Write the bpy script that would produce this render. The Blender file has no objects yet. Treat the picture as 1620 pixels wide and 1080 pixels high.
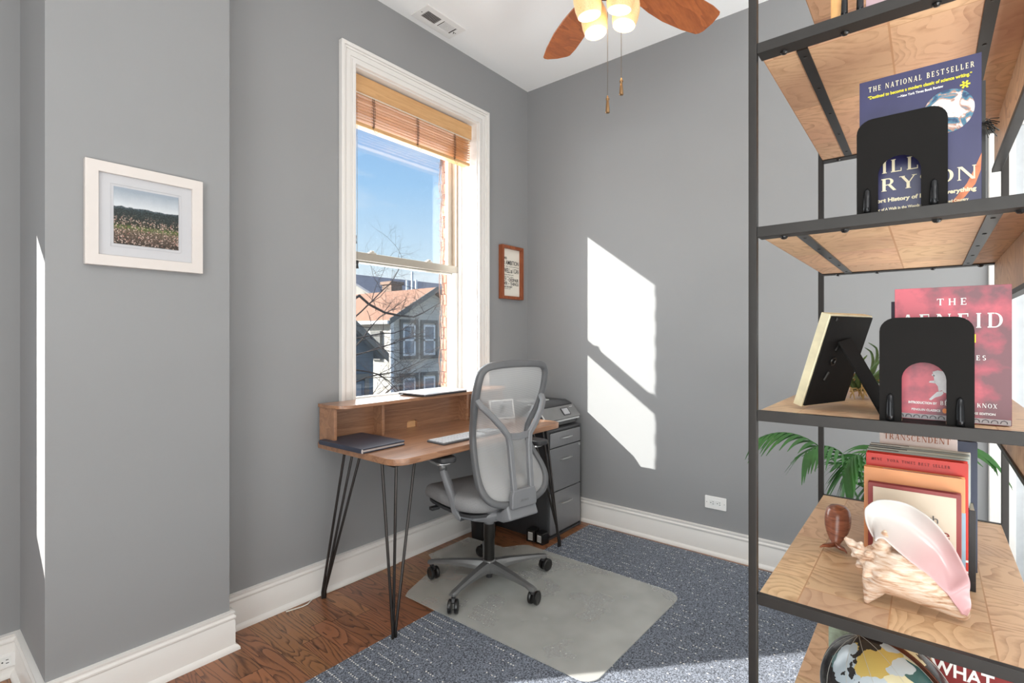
import bpy, bmesh, math, random
from mathutils import Vector, Matrix
random.seed(7)
S = bpy.context.scene
C = S.collection
PI = math.pi
R = math.radians

# ------------------------------------------------------------------ camera
YAW = 0.683468; FPX = 807.53; CAM = Vector((-2.9584, -2.2630, 1.227)); HY = 533.0
cd = bpy.data.cameras.new('camera'); cam = bpy.data.objects.new('camera', cd); C.objects.link(cam)
cam.location = CAM
cam.rotation_euler = (PI/2, 0, YAW - PI/2)
cd.sensor_width = 36; cd.sensor_fit = 'HORIZONTAL'; cd.lens = FPX/1620*36
cd.shift_y = -(540-HY)/1620
cd.clip_start = 0.05; cd.clip_end = 300
S.camera = cam
F2 = Vector((math.cos(YAW), math.sin(YAW), 0)); R2 = Vector((math.sin(YAW), -math.cos(YAW), 0))
def ray(px, py): return F2 + R2*((px-810)/FPX) + Vector((0,0,(HY-py)/FPX))
def at(px, py, Y):
    d = ray(px, py); return CAM + d*((Y-CAM.y)/d.y)

# ------------------------------------------------------------------ view, sky, sun
S.view_settings.view_transform = 'Standard'; S.view_settings.look = 'None'
S.view_settings.gamma = 1; S.view_settings.use_curve_mapping = False
S.view_settings.exposure = 0.12
W = bpy.data.worlds.new('world'); S.world = W; W.use_nodes = True
nt = W.node_tree; N = nt.nodes; N.clear(); L = nt.links
out = N.new('ShaderNodeOutputWorld'); bg = N.new('ShaderNodeBackground'); bg.inputs[1].default_value = 1.0
tc = N.new('ShaderNodeTexCoord'); sep = N.new('ShaderNodeSeparateXYZ'); L.new(tc.outputs['Generated'], sep.inputs[0])
rp = N.new('ShaderNodeValToRGB'); L.new(sep.outputs[2], rp.inputs[0])
e = rp.color_ramp.elements; e[0].position = 0.0; e[0].color = (.80,.90,.96,1); e[1].position = .6; e[1].color = (.12,.31,.74,1)
m = rp.color_ramp.elements.new(.12); m.color = (.68,.84,.96,1)
m = rp.color_ramp.elements.new(.28); m.color = (.36,.61,.92,1)
mp = N.new('ShaderNodeMapping'); mp.inputs['Scale'].default_value = (1.0,1.6,5.5); mp.inputs['Rotation'].default_value = (0.15,.1,.5); L.new(tc.outputs['Generated'], mp.inputs[0])
ns = N.new('ShaderNodeTexNoise'); ns.inputs['Scale'].default_value = 2.3; ns.inputs['Detail'].default_value = 6; ns.inputs['Distortion'].default_value = .4; L.new(mp.outputs[0], ns.inputs[0])
cr = N.new('ShaderNodeValToRGB'); cr.color_ramp.elements[0].position = .52; cr.color_ramp.elements[1].position = .80; L.new(ns.outputs[0], cr.inputs[0])
mx = N.new('ShaderNodeMix'); mx.data_type = 'RGBA'; L.new(cr.outputs[0], mx.inputs[0]); L.new(rp.outputs[0], mx.inputs[6]); mx.inputs[7].default_value = (.88,.93,1,1)
L.new(mx.outputs[2], bg.inputs[0]); L.new(bg.outputs[0], out.inputs[0])

sd = bpy.data.lights.new('sun', 'SUN'); so = bpy.data.objects.new('sun', sd); C.objects.link(so)
sdir = Vector((.7396, -.673, -.500)).normalized()
so.rotation_euler = sdir.to_track_quat('-Z', 'Y').to_euler()
sd.energy = 12.0; sd.angle = R(.53); sd.color = (1, .97, .92)

def area(name, loc, target, sx, sy, energy, col=(1,1,1)):
    a = bpy.data.lights.new(name, 'AREA'); a.shape = 'RECTANGLE'; a.size = sx; a.size_y = sy; a.energy = energy; a.color = col
    o = bpy.data.objects.new(name, a); C.objects.link(o); o.location = loc
    o.rotation_euler = (Vector(target)-Vector(loc)).to_track_quat('-Z', 'Z').to_euler(); return o
# fill lamps added left, behind and overhead; the front one is window daylight
area('fill_light_left', (-5.25, -2.6, 1.35), (0, -2.6, 1.3), 2.6, 2.1, 70, (.95,1,1))
area('fill_light_back', (-2.2, -4.65, 1.35), (-2.2, 0, 1.3), 3.2, 2.1, 5, (.96,1,1))
area('daylight_window_front', (-1.0, .42, 1.75), (-1.0, -2, .9), .9, 1.6, 34, (.95,.98,1))
area('fill_light_overhead', (-3.6, -3.3, 2.9), (-3.6, -3.3, 0), .7, .7, 16, (1,.98,.95))
# upward fill lamp added behind the camera to brighten the ceiling
area('fill_light_upward', (-2.6, -3.75, .12), (-2.6, -3.75, 3.0), 4.4, 1.8, 158, (.96,1,.99))

# ------------------------------------------------------------------ material helpers
MATS = {}
def srgb(c):
    return tuple(((x/255)/12.92 if x/255 <= .04045 else ((x/255+.055)/1.055)**2.4) for x in c)
def base_mat(name):
    m = bpy.data.materials.new(name); m.use_nodes = True
    b = m.node_tree.nodes['Principled BSDF']; return m, m.node_tree, b
def mat(name, c, rough=.5, metal=0, var=.06, vs=20, emit=None, es=0, bump=0, bs=200, spec=None, sheen=0, coat=0):
    if name in MATS: return MATS[name]
    m, t, b = base_mat(name); n = t.nodes; l = t.links
    c = srgb(c)
    tcn = n.new('ShaderNodeTexCoord'); no = n.new('ShaderNodeTexNoise'); no.inputs['Scale'].default_value = vs; no.inputs['Detail'].default_value = 3
    l.new(tcn.outputs['Object'], no.inputs[0])
    r = n.new('ShaderNodeValToRGB'); r.color_ramp.elements[0].position = .3; r.color_ramp.elements[1].position = .7
    r.color_ramp.elements[0].color = (*[x*(1-var) for x in c], 1); r.color_ramp.elements[1].color = (*[min(1,x*(1+var)) for x in c], 1)
    l.new(no.outputs[0], r.inputs[0]); l.new(r.outputs[0], b.inputs['Base Color'])
    b.inputs['Roughness'].default_value = rough; b.inputs['Metallic'].default_value = metal
    if spec is not None: b.inputs['Specular IOR Level'].default_value = spec
    if sheen: b.inputs['Sheen Weight'].default_value = sheen
    if coat: b.inputs['Coat Weight'].default_value = coat; b.inputs['Coat Roughness'].default_value = .1
    if emit: b.inputs['Emission Color'].default_value = (*srgb(emit), 1); b.inputs['Emission Strength'].default_value = es
    if bump:
        n2 = n.new('ShaderNodeTexNoise'); n2.inputs['Scale'].default_value = bs; l.new(tcn.outputs['Object'], n2.inputs[0])
        bp = n.new('ShaderNodeBump'); bp.inputs['Strength'].default_value = bump; bp.inputs['Distance'].default_value = .002
        l.new(n2.outputs[0], bp.inputs['Height']); l.new(bp.outputs[0], b.inputs['Normal'])
    MATS[name] = m; return m
def wood(name, c1, c2, c3=None, scale=(1,8,8), rough=.4, dist=3.0, ws=1.5, fine=60, plank=None, axis='Y', coat=0, contrast=1, lines=.5, tone=.28, seam=.35, lo_p=.1, hi_p=.75):
    """grain with flame-like rings; plank=(width,length) splits it into boards of their own tone; grain runs along `axis`"""
    if name in MATS: return MATS[name]
    m, t, b = base_mat(name); n = t.nodes; l = t.links
    tcn = n.new('ShaderNodeTexCoord'); vec = tcn.outputs['Object']
    rnd = None
    if plank:
        pw, pl = plank
        sp = n.new('ShaderNodeSeparateXYZ'); l.new(vec, sp.inputs[0])
        ac, al = (sp.outputs[0], sp.outputs[1]) if axis == 'Y' else (sp.outputs[1], sp.outputs[0])
        def M(op, a, bb=None):
            k = n.new('ShaderNodeMath'); k.operation = op
            for i, v in enumerate((a, bb)):
                if v is None: continue
                if isinstance(v, (int, float)): k.inputs[i].default_value = v
                else: l.new(v, k.inputs[i])
            return k.outputs[0]
        u = M('DIVIDE', ac, pw); row = M('FLOOR', u)
        wn = n.new('ShaderNodeTexWhiteNoise'); wn.noise_dimensions = '1D'; l.new(row, wn.inputs['W'])
        v = M('ADD', M('DIVIDE', al, pl), M('MULTIPLY', wn.outputs['Value'], 7.3)); col = M('FLOOR', v)
        cx = n.new('ShaderNodeCombineXYZ'); l.new(row, cx.inputs[0]); l.new(col, cx.inputs[1])
        wn2 = n.new('ShaderNodeTexWhiteNoise'); wn2.noise_dimensions = '2D'; l.new(cx.outputs[0], wn2.inputs['Vector'])
        rnd = wn2.outputs['Value']
        off = n.new('ShaderNodeVectorMath'); off.operation = 'SCALE'; l.new(wn2.outputs['Color'], off.inputs[0]); off.inputs['Scale'].default_value = 9
        ad = n.new('ShaderNodeVectorMath'); ad.operation = 'ADD'; l.new(vec, ad.inputs[0]); l.new(off.outputs[0], ad.inputs[1]); gv = ad.outputs[0]
        fu = M('FRACT', u); fv = M('FRACT', v)
        edge = M('MAXIMUM', M('LESS_THAN', fu, .016), M('LESS_THAN', fv, .002/pl))
    else: gv = vec
    mpp = n.new('ShaderNodeMapping'); mpp.inputs['Scale'].default_value = scale; l.new(gv, mpp.inputs[0])
    # low frequency field whose contour lines make the rings
    lo = n.new('ShaderNodeTexNoise'); lo.inputs['Scale'].default_value = ws; lo.inputs['Detail'].default_value = 2; lo.inputs['Distortion'].default_value = .3; l.new(mpp.outputs[0], lo.inputs[0])
    mul = n.new('ShaderNodeMath'); mul.operation = 'MULTIPLY'; mul.inputs[1].default_value = dist*10; l.new(lo.outputs[0], mul.inputs[0])
    sn = n.new('ShaderNodeMath'); sn.operation = 'FRACT'; l.new(mul.outputs[0], sn.inputs[0])
    fi = n.new('ShaderNodeTexNoise'); fi.inputs['Scale'].default_value = fine; fi.inputs['Detail'].default_value = 3; l.new(mpp.outputs[0], fi.inputs[0])
    mixv = n.new('ShaderNodeMix'); mixv.data_type = 'FLOAT'; mixv.inputs[0].default_value = 1-lines
    l.new(sn.outputs[0], mixv.inputs[2]); l.new(fi.outputs[0], mixv.inputs[3])
    r = n.new('ShaderNodeValToRGB'); els = r.color_ramp.elements
    els[0].position = lo_p; els[0].color = (*srgb(c1), 1); els[1].position = hi_p; els[1].color = (*srgb(c2), 1)
    l.new(mixv.outputs[0], r.inputs[0]); colr = r.outputs[0]
    big = n.new('ShaderNodeTexNoise'); big.inputs['Scale'].default_value = 1.6; l.new(mpp.outputs[0], big.inputs[0])
    if c3:
        mm = n.new('ShaderNodeMix'); mm.data_type = 'RGBA'; rr = n.new('ShaderNodeValToRGB'); rr.color_ramp.elements[0].position = .50; rr.color_ramp.elements[1].position = .72
        l.new(big.outputs[0], rr.inputs[0]); ml = n.new('ShaderNodeMath'); ml.operation = 'MULTIPLY'; ml.inputs[1].default_value = .75; l.new(rr.outputs[0], ml.inputs[0]); l.new(ml.outputs[0], mm.inputs[0])
        l.new(colr, mm.inputs[6]); mm.inputs[7].default_value = (*srgb(c3), 1); colr = mm.outputs[2]
    if plank:
        hs = n.new('ShaderNodeHueSaturation'); l.new(colr, hs.inputs['Color'])
        mr = n.new('ShaderNodeMapRange'); l.new(rnd, mr.inputs[0]); mr.inputs[3].default_value = 1-tone; mr.inputs[4].default_value = 1+tone*.75
        l.new(mr.outputs[0], hs.inputs['Value'])
        sw = n.new('ShaderNodeMapRange'); l.new(wn2.outputs['Color'], sw.inputs[0]); sw.inputs[3].default_value = .49; sw.inputs[4].default_value = .51; l.new(sw.outputs[0], hs.inputs['Hue'])
        me = n.new('ShaderNodeMix'); me.data_type = 'RGBA'; l.new(edge, me.inputs[0]); l.new(hs.outputs[0], me.inputs[6]); me.inputs[7].default_value = (*[x*seam for x in srgb(c1)], 1)
        colr = me.outputs[2]
    l.new(colr, b.inputs['Base Color']); b.inputs['Roughness'].default_value = rough
    if coat: b.inputs['Coat Weight'].default_value = coat; b.inputs['Coat Roughness'].default_value = .15
    MATS[name] = m; return m

# ------------------------------------------------------------------ mesh helpers
class MB:
    def __init__(s): s.bm = bmesh.new(); s.smooth = False
    def box(s, x0, x1, y0, y1, z0, z1, M=None):
        vs = [s.bm.verts.new(Vector(p) if M is None else M @ Vector(p)) for p in ((x0,y0,z0),(x1,y0,z0),(x1,y1,z0),(x0,y1,z0),(x0,y0,z1),(x1,y0,z1),(x1,y1,z1),(x0,y1,z1))]
        for f in ((0,3,2,1),(4,5,6,7),(0,1,5,4),(1,2,6,5),(2,3,7,6),(3,0,4,7)): s.bm.faces.new([vs[i] for i in f])
        return s
    def prism(s, poly, h0, h1, axis='Z', M=None):
        """polygon in 2-D extruded; axis Z: (x,y), Y: (x,z), X: (y,z)"""
        def P(a, b, h):
            v = Vector((a,b,h)) if axis == 'Z' else (Vector((a,h,b)) if axis == 'Y' else Vector((h,a,b)))
            return v if M is None else M @ v
        A = [s.bm.verts.new(P(a,b,h0)) for a,b in poly]; B = [s.bm.verts.new(P(a,b,h1)) for a,b in poly]
        n = len(poly); s.bm.faces.new(A[::-1]); s.bm.faces.new(B)
        for i in range(n): s.bm.faces.new((A[i], A[(i+1)%n], B[(i+1)%n], B[i]))
        return s
    def ring(s, outer, inner, h0, h1, axis='Z', M=None):
        """frame between two outlines with the same point count"""
        def P(a, b, h):
            v = Vector((a,b,h)) if axis == 'Z' else (Vector((a,h,b)) if axis == 'Y' else Vector((h,a,b)))
            return v if M is None else M @ v
        n = len(outer)
        A=[s.bm.verts.new(P(a,b,h0)) for a,b in outer]; B=[s.bm.verts.new(P(a,b,h1)) for a,b in outer]
        c=[s.bm.verts.new(P(a,b,h0)) for a,b in inner]; d=[s.bm.verts.new(P(a,b,h1)) for a,b in inner]
        for i in range(n):
            j=(i+1)%n
            for q in ((A[i],A[j],B[j],B[i]),(c[j],c[i],d[i],d[j]),(B[i],B[j],d[j],d[i]),(A[j],A[i],c[i],c[j])): s.bm.faces.new(q)
        return s
    def rectring(s, x0, x1, z0, z1, w, y0, y1, axis='Y', M=None):
        return s.ring([(x0,z0),(x1,z0),(x1,z1),(x0,z1)], [(x0+w,z0+w),(x1-w,z0+w),(x1-w,z1-w),(x0+w,z1-w)], y0, y1, axis, M)
    def loft(s, rings, cap=True, closed=True):
        V = [[s.bm.verts.new(Vector(p)) for p in r] for r in rings]; n = len(V[0])
        for a, b in zip(V, V[1:]):
            for i in range(n if closed else n-1): s.bm.faces.new((a[i], a[(i+1)%n], b[(i+1)%n], b[i]))
        if cap and closed: s.bm.faces.new(V[0][::-1]); s.bm.faces.new(V[-1])
        return s
    def lathe(s, prof, cx=0, cy=0, n=32, M=None, cap=True):
        rs = []
        for r, z in prof:
            ring = [Vector((cx+max(r,1e-4)*math.cos(2*PI*i/n), cy+max(r,1e-4)*math.sin(2*PI*i/n), z)) for i in range(n)]
            rs.append([M @ p for p in ring] if M is not None else ring)
        return s.loft(rs, cap)
    def cyl(s, p0, p1, r, r2=None, n=16): return s.tube([p0, p1], [r, r if r2 is None else r2], n)
    def tube(s, pts, r, n=10, flat=None, up=None):
        """swept tube; r number or list; flat=(w,h) gives a rounded rectangular section, `up` fixes its height direction"""
        pts = [Vector(p) for p in pts]; rs = r if isinstance(r, (list, tuple)) else [r]*len(pts)
        rings = []; prev = None
        for i, p in enumerate(pts):
            d = ((pts[min(i+1, len(pts)-1)] - p).normalized() + (p - pts[max(i-1, 0)]).normalized())
            d = d.normalized() if d.length > 1e-6 else Vector((0,0,1))
            if up is not None: a = d.cross(Vector(up))
            elif prev is None: a = d.cross(Vector((0,0,1)) if abs(d.z) < .9 else Vector((1,0,0)))
            else: a = prev - d*prev.dot(d)
            a.normalize(); b = a.cross(d).normalized(); prev = a
            if flat:
                k = rs[i] if r else 1; w, h = flat[0]/2*k, flat[1]/2*k; c = min(w,h)*.35
                pr = [(-w+c,-h),(w-c,-h),(w,-h+c),(w,h-c),(w-c,h),(-w+c,h),(-w,h-c),(-w,-h+c)]
            else: pr = [(rs[i]*math.cos(2*PI*j/n), rs[i]*math.sin(2*PI*j/n)) for j in range(n)]
            rings.append([p + a*u + b*v for u, v in pr])
        return s.loft(rings)
    def sphere(s, c, r, sc=(1,1,1), u=20, v=12, M=None):
        c = Vector(c); mt = Matrix.Translation(c) @ (M.to_4x4() if M is not None else Matrix()) @ Matrix.Diagonal((*[r*k for k in sc], 1))
        bmesh.ops.create_uvsphere(s.bm, u_segments=u, v_segments=v, radius=1, matrix=mt); return s
    def mesh(s, name, m, off=None, smooth=False):
        if off is not None: bmesh.ops.translate(s.bm, verts=s.bm.verts, vec=-Vector(off))
        bmesh.ops.recalc_face_normals(s.bm, faces=s.bm.faces)
        me = bpy.data.meshes.new(name); s.bm.to_mesh(me); s.bm.free()
        for mm in (m if isinstance(m, (list, tuple)) else [m]): me.materials.append(mm)
        if smooth:
            for p in me.polygons: p.use_smooth = True
        return me
    def build(s, name, m, parent=None, off=None, bevel=0, smooth=False, seg=2, label=None, auto=None):
        me = s.mesh(name, m, off, smooth); o = bpy.data.objects.new(name, me); C.objects.link(o)
        if parent is not None: o.parent = parent
        if bevel:
            b = o.modifiers.new('bevel', 'BEVEL'); b.width = bevel; b.segments = seg; b.limit_method = 'ANGLE'; b.angle_limit = R(40)
            for p in me.polygons: p.use_smooth = True
            w = o.modifiers.new('wn', 'WEIGHTED_NORMAL'); w.keep_sharp = False
        if auto is not None:
            for p in me.polygons: p.use_smooth = True
            me.set_sharp_from_angle(angle=R(auto))
        if label: o['label'] = label
        return o
def tag(o, label, cat, group=None, kind=None):
    o['label'] = label; o['category'] = cat
    if group: o['group'] = group
    if kind: o['kind'] = kind
    return o
def thing(name, label, cat, loc=(0,0,0), rotz=0, group=None):
    o = bpy.data.objects.new(name, None); C.objects.link(o); o.location = loc; o.rotation_euler = (0,0,rotz); o.empty_display_size = .05
    return tag(o, label, cat, group)
def struct(name, mb, m, **k):
    o = mb.build(name, m, **k); o['kind'] = 'structure'; return o
def rrect(x0, x1, y0, y1, r, n=5, corners=(1,1,1,1)):
    P = []
    for (cx, cy, a, k) in ((x1-r, y0+r, -90, 1), (x1-r, y1-r, 0, 2), (x0+r, y1-r, 90, 3), (x0+r, y0+r, 180, 0)):
        if corners[k]:
            for i in range(n+1):
                t = R(a + 90*i/n); P.append((cx + r*math.cos(t), cy + r*math.sin(t)))
        else:
            P.append((cx + (r if k in (1,2) else -r), cy + (r if k in (2,3) else -r)))
    return P
def textmesh(s, size, font_extrude=.0003, bold=0, align='LEFT', shear=0, spacing=1.0):
    cu = bpy.data.curves.new('t', 'FONT'); cu.body = s; cu.size = size; cu.extrude = font_extrude; cu.offset = bold; cu.align_x = align; cu.shear = shear; cu.space_character = spacing
    cu.resolution_u = 3
    o = bpy.data.objects.new('t', cu); C.objects.link(o)
    dg = bpy.context.evaluated_depsgraph_get(); me = bpy.data.meshes.new_from_object(o.evaluated_get(dg))
    bpy.data.objects.remove(o); bpy.data.curves.remove(cu); return me
def text(name, s, size, M, m, parent, width=None, **k):
    """M maps text plane (x right, y up, z out) to the parent's frame; width squeezes to a given width"""
    me = textmesh(s, size, **k)
    xs = [v.co.x for v in me.vertices]; 
    if width and xs:
        f = width/(max(xs)-min(xs))
        al = k.get('align', 'LEFT'); x0 = min(xs) if al == 'LEFT' else 0
        for v in me.vertices: v.co.x = (v.co.x - x0)*f
    me.transform(M); me.name = name; me.materials.clear(); me.materials.append(m)
    o = bpy.data.objects.new(name, me); C.objects.link(o); o.parent = parent; return o
# a small slab-serif alphabet drawn from strokes, for the book titles
def glyph(ch):
    """list of polygons in a unit box; returns (polys, advance)"""
    T, t, sr = .17, .07, .055   # thick, thin, serif overhang
    def V(x, y0=0, y1=1, w=T, sb=True, st=True):
        q = [[(x,y0),(x+w,y0),(x+w,y1),(x,y1)]]
        if sb: q.append([(x-sr,y0),(x+w+sr,y0),(x+w+sr,y0+.05),(x-sr,y0+.05)])
        if st: q.append([(x-sr,y1-.05),(x+w+sr,y1-.05),(x+w+sr,y1),(x-sr,y1)])
        return q
    def H(y, x0, x1, h=t): return [[(x0,y),(x1,y),(x1,y+h),(x0,y+h)]]
    def D(x0,y0,x1,y1,w): return [[(x0,y0),(x0+w,y0),(x1+w,y1),(x1,y1)]]
    def A(cx, cy, rx, ry, a0, a1, wt=T, wn=t, n=14):
        q = []
        for i in range(n):
            u, v = R(a0+(a1-a0)*i/n), R(a0+(a1-a0)*(i+1)/n)
            def pt(a, k):
                w = wn + (wt-wn)*abs(math.cos(a)); return (cx+(rx-k*w)*math.cos(a), cy+(ry-k*(wn if True else w))*math.sin(a))
            q.append([pt(u,0),pt(v,0),pt(v,1),pt(u,1)])
        return q
    G = {
     'T': (V(.3, st=False)+H(.93,0,.77)+[[(0,.75),(.05,.75),(.05,1),(0,1)],[(.72,.75),(.77,.75),(.77,1),(.72,1)]], .85),
     'H': (V(.06)+V(.62)+H(.47,.2,.64), .93), 'I': (V(.06), .32),
     'E': (V(.06,sb=False,st=False)+H(0,0,.62)+H(.93,0,.6)+H(.47,.2,.5)+[[(.57,0),(.62,0),(.62,.25),(.57,.25)],[(.55,.77),(.6,.77),(.6,1),(.55,1)],[(.46,.38),(.5,.38),(.5,.62),(.46,.62)]], .72),
     'F': (V(.06,st=False)+H(.93,0,.6)+H(.47,.2,.5)+[[(.55,.77),(.6,.77),(.6,1),(.55,1)]], .68),
     'L': (V(.06,sb=False)+H(0,0,.62)+[[(.57,0),(.62,0),(.62,.27),(.57,.27)]], .72),
     'D': (V(.06,sb=False,st=False)+H(0,0,.4)+H(.93,0,.4)+A(.36,.5,.46,.5,-90,90), .92),
     'O': (A(.43,.5,.42,.51,0,360,n=28), .92), 'C': (A(.43,.5,.42,.51,40,320,n=24), .86), 'G': (A(.43,.5,.42,.51,45,330,n=24)+V(.62,.0,.42,sb=False), .9),
     'N': (V(.06,w=t)+V(.74,w=t,sb=False)+D(.06,1,.66,0,T)[0:1], .95),
     'R': (V(.06)+H(.93,0,.36)+H(.45,.2,.4)+A(.34,.725,.3,.275,-90,90,n=10)+D(.34,.47,.62,0,T), .88),
     'B': (V(.06,sb=False,st=False)+H(.93,0,.36)+H(.47,.2,.4)+H(0,0,.36)+A(.34,.74,.28,.26,-90,90,n=10)+A(.36,.26,.32,.26,-90,90,n=10), .78),
     'P': (V(.06)+H(.93,0,.36)+H(.45,.2,.4)+A(.34,.725,.3,.275,-90,90,n=10), .74),
     'Y': (V(.33,0,.48,st=False)+D(.02,1,.33,.45,T)+D(.70,1,.42,.45,t)+H(.95,-.04,.25,.05)+H(.95,.6,.85,.05), .86),
     'A': (D(.38,1,.6,0,T)[0:1]+D(.38,1,.06,0,t)+H(.3,.2,.66)+H(0,-.04,.2,.05)+H(0,.54,.84,.05), .86),
     'S': (A(.33,.74,.28,.26,30,270,n=12)+A(.33,.26,.28,.26,-150,90,n=12), .7),
     'U': (V(.06,.3,1,sb=False)+V(.6,.3,1,sb=False,w=t)+A(.37,.32,.31,.33,180,360,n=12), .8),
     'K': (V(.06)+D(.2,.4,.62,1,t)+D(.34,.6,.6,0,T), .86), 'V': (D(.02,1,.33,0,T)+D(.7,1,.4,0,t)+H(.95,-.04,.25,.05)+H(.95,.6,.85,.05), .82),
     'X': (D(.02,1,.55,0,T)+D(.64,1,.06,0,t)+H(0,-.02,.24,.05)+H(0,.5,.8,.05)+H(.95,-.04,.25,.05)+H(.95,.55,.8,.05), .82),
     'M': (V(.06,w=t)+V(.86,w=T)+D(.06,1,.42,.1,T)+D(.86,1,.5,.1,t), 1.15), ' ': ([], .42) }
    return G.get(ch, ([], .5))
def serif(name, s, size, M, m, parent, spacing=.12, width=None):
    mb = MB(); x = 0; pl = []
    for ch in s:
        q, a = glyph(ch)
        for poly in q: pl.append([(x+u, v) for u, v in poly])
        x += a + spacing
    k = (width/(x-spacing) if width else size)
    for i, poly in enumerate(pl):
        mb.prism([(u*k, v*size) for u, v in poly], 0, .0004+.000006*(i % 7), M=M)
    return mb.build(name, m, parent)

# ------------------------------------------------------------------ materials
M_wall = mat('wall_paint', (147,147,148), .75, var=.012, vs=3, bump=.04, bs=350)
M_ceil = mat('ceiling_paint', (250,250,250), .9, var=.01, vs=3)
M_trim = mat('trim_paint', (232,228,224), .35, var=.01, vs=6)
M_floor = wood('oak_floor', (62,38,26), (154,103,68), scale=(7.5,.9,1), rough=.36, dist=2.3, ws=1.1, fine=26, plank=(.083,1.1), lines=.62, coat=.15, tone=.2, lo_p=.10, hi_p=.46)
M_walnut = wood('walnut_desk', (130,90,66), (176,130,98), scale=(1.2,14,14), rough=.28, dist=.5, ws=1.0, fine=14, lines=.35, coat=.3)
M_mango = wood('mango_wood', (172,130,94), (218,182,144), (170,138,116), scale=(1.5,1.2,1), rough=.42, dist=3.2, ws=2.2, fine=34, plank=(.13,.24), axis='X', lines=.40, tone=.09, seam=1.22, lo_p=.14, hi_p=.52)
M_mango_u = wood('mango_wood_underside', (178,134,98), (222,182,144), (186,138,116), scale=(1.5,1.3,1), rough=.5, dist=2.6, ws=2.4, fine=34, plank=(.19,.27), axis='X', lines=.32, tone=.10, seam=1.15, lo_p=.14, hi_p=.52)
M_iron = mat('black_iron', (46,43,41), .45, .3, var=.08, vs=40)
M_blk = mat('black_enamel', (22,21,21), .28, var=.05, coat=.2)
M_steel = mat('dark_steel', (62,60,58), .3, .8, var=.05)
M_white = mat('white_paint', (240,238,236), .4, var=.01)

# ------------------------------------------------------------------ room shell
H = 3.013; WT = .36
XL, YB = -5.4, -4.8     # far left wall and back wall, out of view
RY = .328               # wall plane of the recess left of the chimney breast
floor = MB().box(XL, .1, YB, .4, -.05, 0); struct('floor', floor, M_floor)
struct('ceiling', MB().box(XL, .1, YB, .7, H, H+.08), M_ceil)
wx0, wx1, wz0, wz1 = -1.452, -.535, .86, 2.612
w = MB()
w.box(-2.2, wx0, 0, .26, 0, H); w.box(wx1, 0.1, 0, .26, 0, H); w.box(wx0, wx1, 0, .26, 0, wz0); w.box(wx0, wx1, 0, .26, wz1, H)
struct('wall_window', w, M_wall)
struct('wall_right', MB().box(0, .1, YB, 0, 0, H), M_wall)
struct('wall_chimney_breast', MB().box(-2.645, -2.104, -.135, WT, 0, H), M_wall)
# recess wall with its own window
r0, r1, rz0, rz1 = -3.75, -3.005, .82, 1.95
w = MB(); w.box(XL, r0, RY, RY+.2, 0, H); w.box(r1, -2.6, RY, RY+.2, 0, H); w.box(r0, r1, RY, RY+.2, 0, rz0); w.box(r0, r1, RY, RY+.2, rz1, H)
struct('wall_recess', w, M_wall)
struct('wall_left', MB().box(XL-.1, XL, YB, .5, 0, H), M_wall)
struct('wall_back', MB().box(XL, .1, YB-.1, YB, 0, H), M_wall)
fr = MB().rectring(r0, r1, rz0, rz1, .03, RY+.08, RY+.13); struct('window_2', fr, M_trim)

def baseboard(name, pts, side):
    """moulded skirting following a polyline; side=+1 means the room lies to the left of travel"""
    prof = [(0,0),(.030,0),(.029,.010),(.024,.017),(.016,.021),(.016,.112),(.0135,.116),(.0135,.120),(.0185,.124),(.0185,.130),(.012,.136),(.012,.141),(.0155,.144),(.0155,.149),(.004,.152),(0,.152)]
    mb = MB(); n = len(pts); rings = []
    for i, p in enumerate(pts):
        p = Vector((*p, 0)); dirs = []
        if i > 0: dirs.append((p - Vector((*pts[i-1],0))).normalized())
        if i < n-1: dirs.append((Vector((*pts[i+1],0)) - p).normalized())
        ns_ = [Vector((-d.y, d.x, 0))*side for d in dirs]
        nn = ns_[0] if len(ns_) == 1 else (ns_[0]+ns_[1])/(1+ns_[0].dot(ns_[1]))
        rings.append([p + nn*u + Vector((0,0,v)) for u, v in prof])
    mb.loft(rings); return struct(name, mb, M_trim, auto=35)
baseboard('baseboard_window', [(-2.104,0),(0,0),(0,-2.42)], -1)
baseboard('baseboard_breast', [(-3.2,RY),(-2.645,RY),(-2.645,-.135),(-2.104,-.135),(-2.104,0)], -1)

# window casing: three stepped mouldings with mitred corners, jamb, sashes
def ringbox(mb, x0, x1, z0, z1, wd, y0, y1): mb.rectring(x0, x1, z0, z1, wd, y0, y1)
cas = MB()
ox0, ox1, oz0, oz1 = -1.540, -.447, .79, 2.700
ringbox(cas, ox0, ox1, oz0, oz1, .018, -.030, 0); ringbox(cas, ox0+.018, ox1-.018, oz0+.018, oz1-.018, .012, -.022, 0)
ringbox(cas, ox0+.030, ox1-.030, oz0+.03, oz1-.03, .028, -.018, 0); ringbox(cas, ox0+.058, ox1-.058, oz0+.058, oz1-.058, .012, -.014, 0)
ringbox(cas, ox0+.070, ox1-.070, oz0+.07, oz1-.07, .018, -.019, .004)
struct('trim_1', cas, M_trim, bevel=.003)
jm = MB().rectring(wx0-.005, wx1+.005, wz0-.02, wz1+.005, .012, 0, .145)
jm.rectring(wx0+.005, wx1-.005, wz0, wz1-.005, .022, .135, .15)
jm.rectring(wx0+.005, wx1-.005, wz0, wz1-.005, .018, .15, .26)
win = struct('window_1', jm, M_trim)
def glass(name, x0, x1, z0, z1, y, par):
    g = MB().box(x0, x1, y, y+.004, z0, z1)
    return g.build(name, M_glass, par)
M_glass = bpy.data.materials.new('window_glass'); M_glass.use_nodes = True
n = M_glass.node_tree.nodes; l = M_glass.node_tree.links; n.clear()
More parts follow.
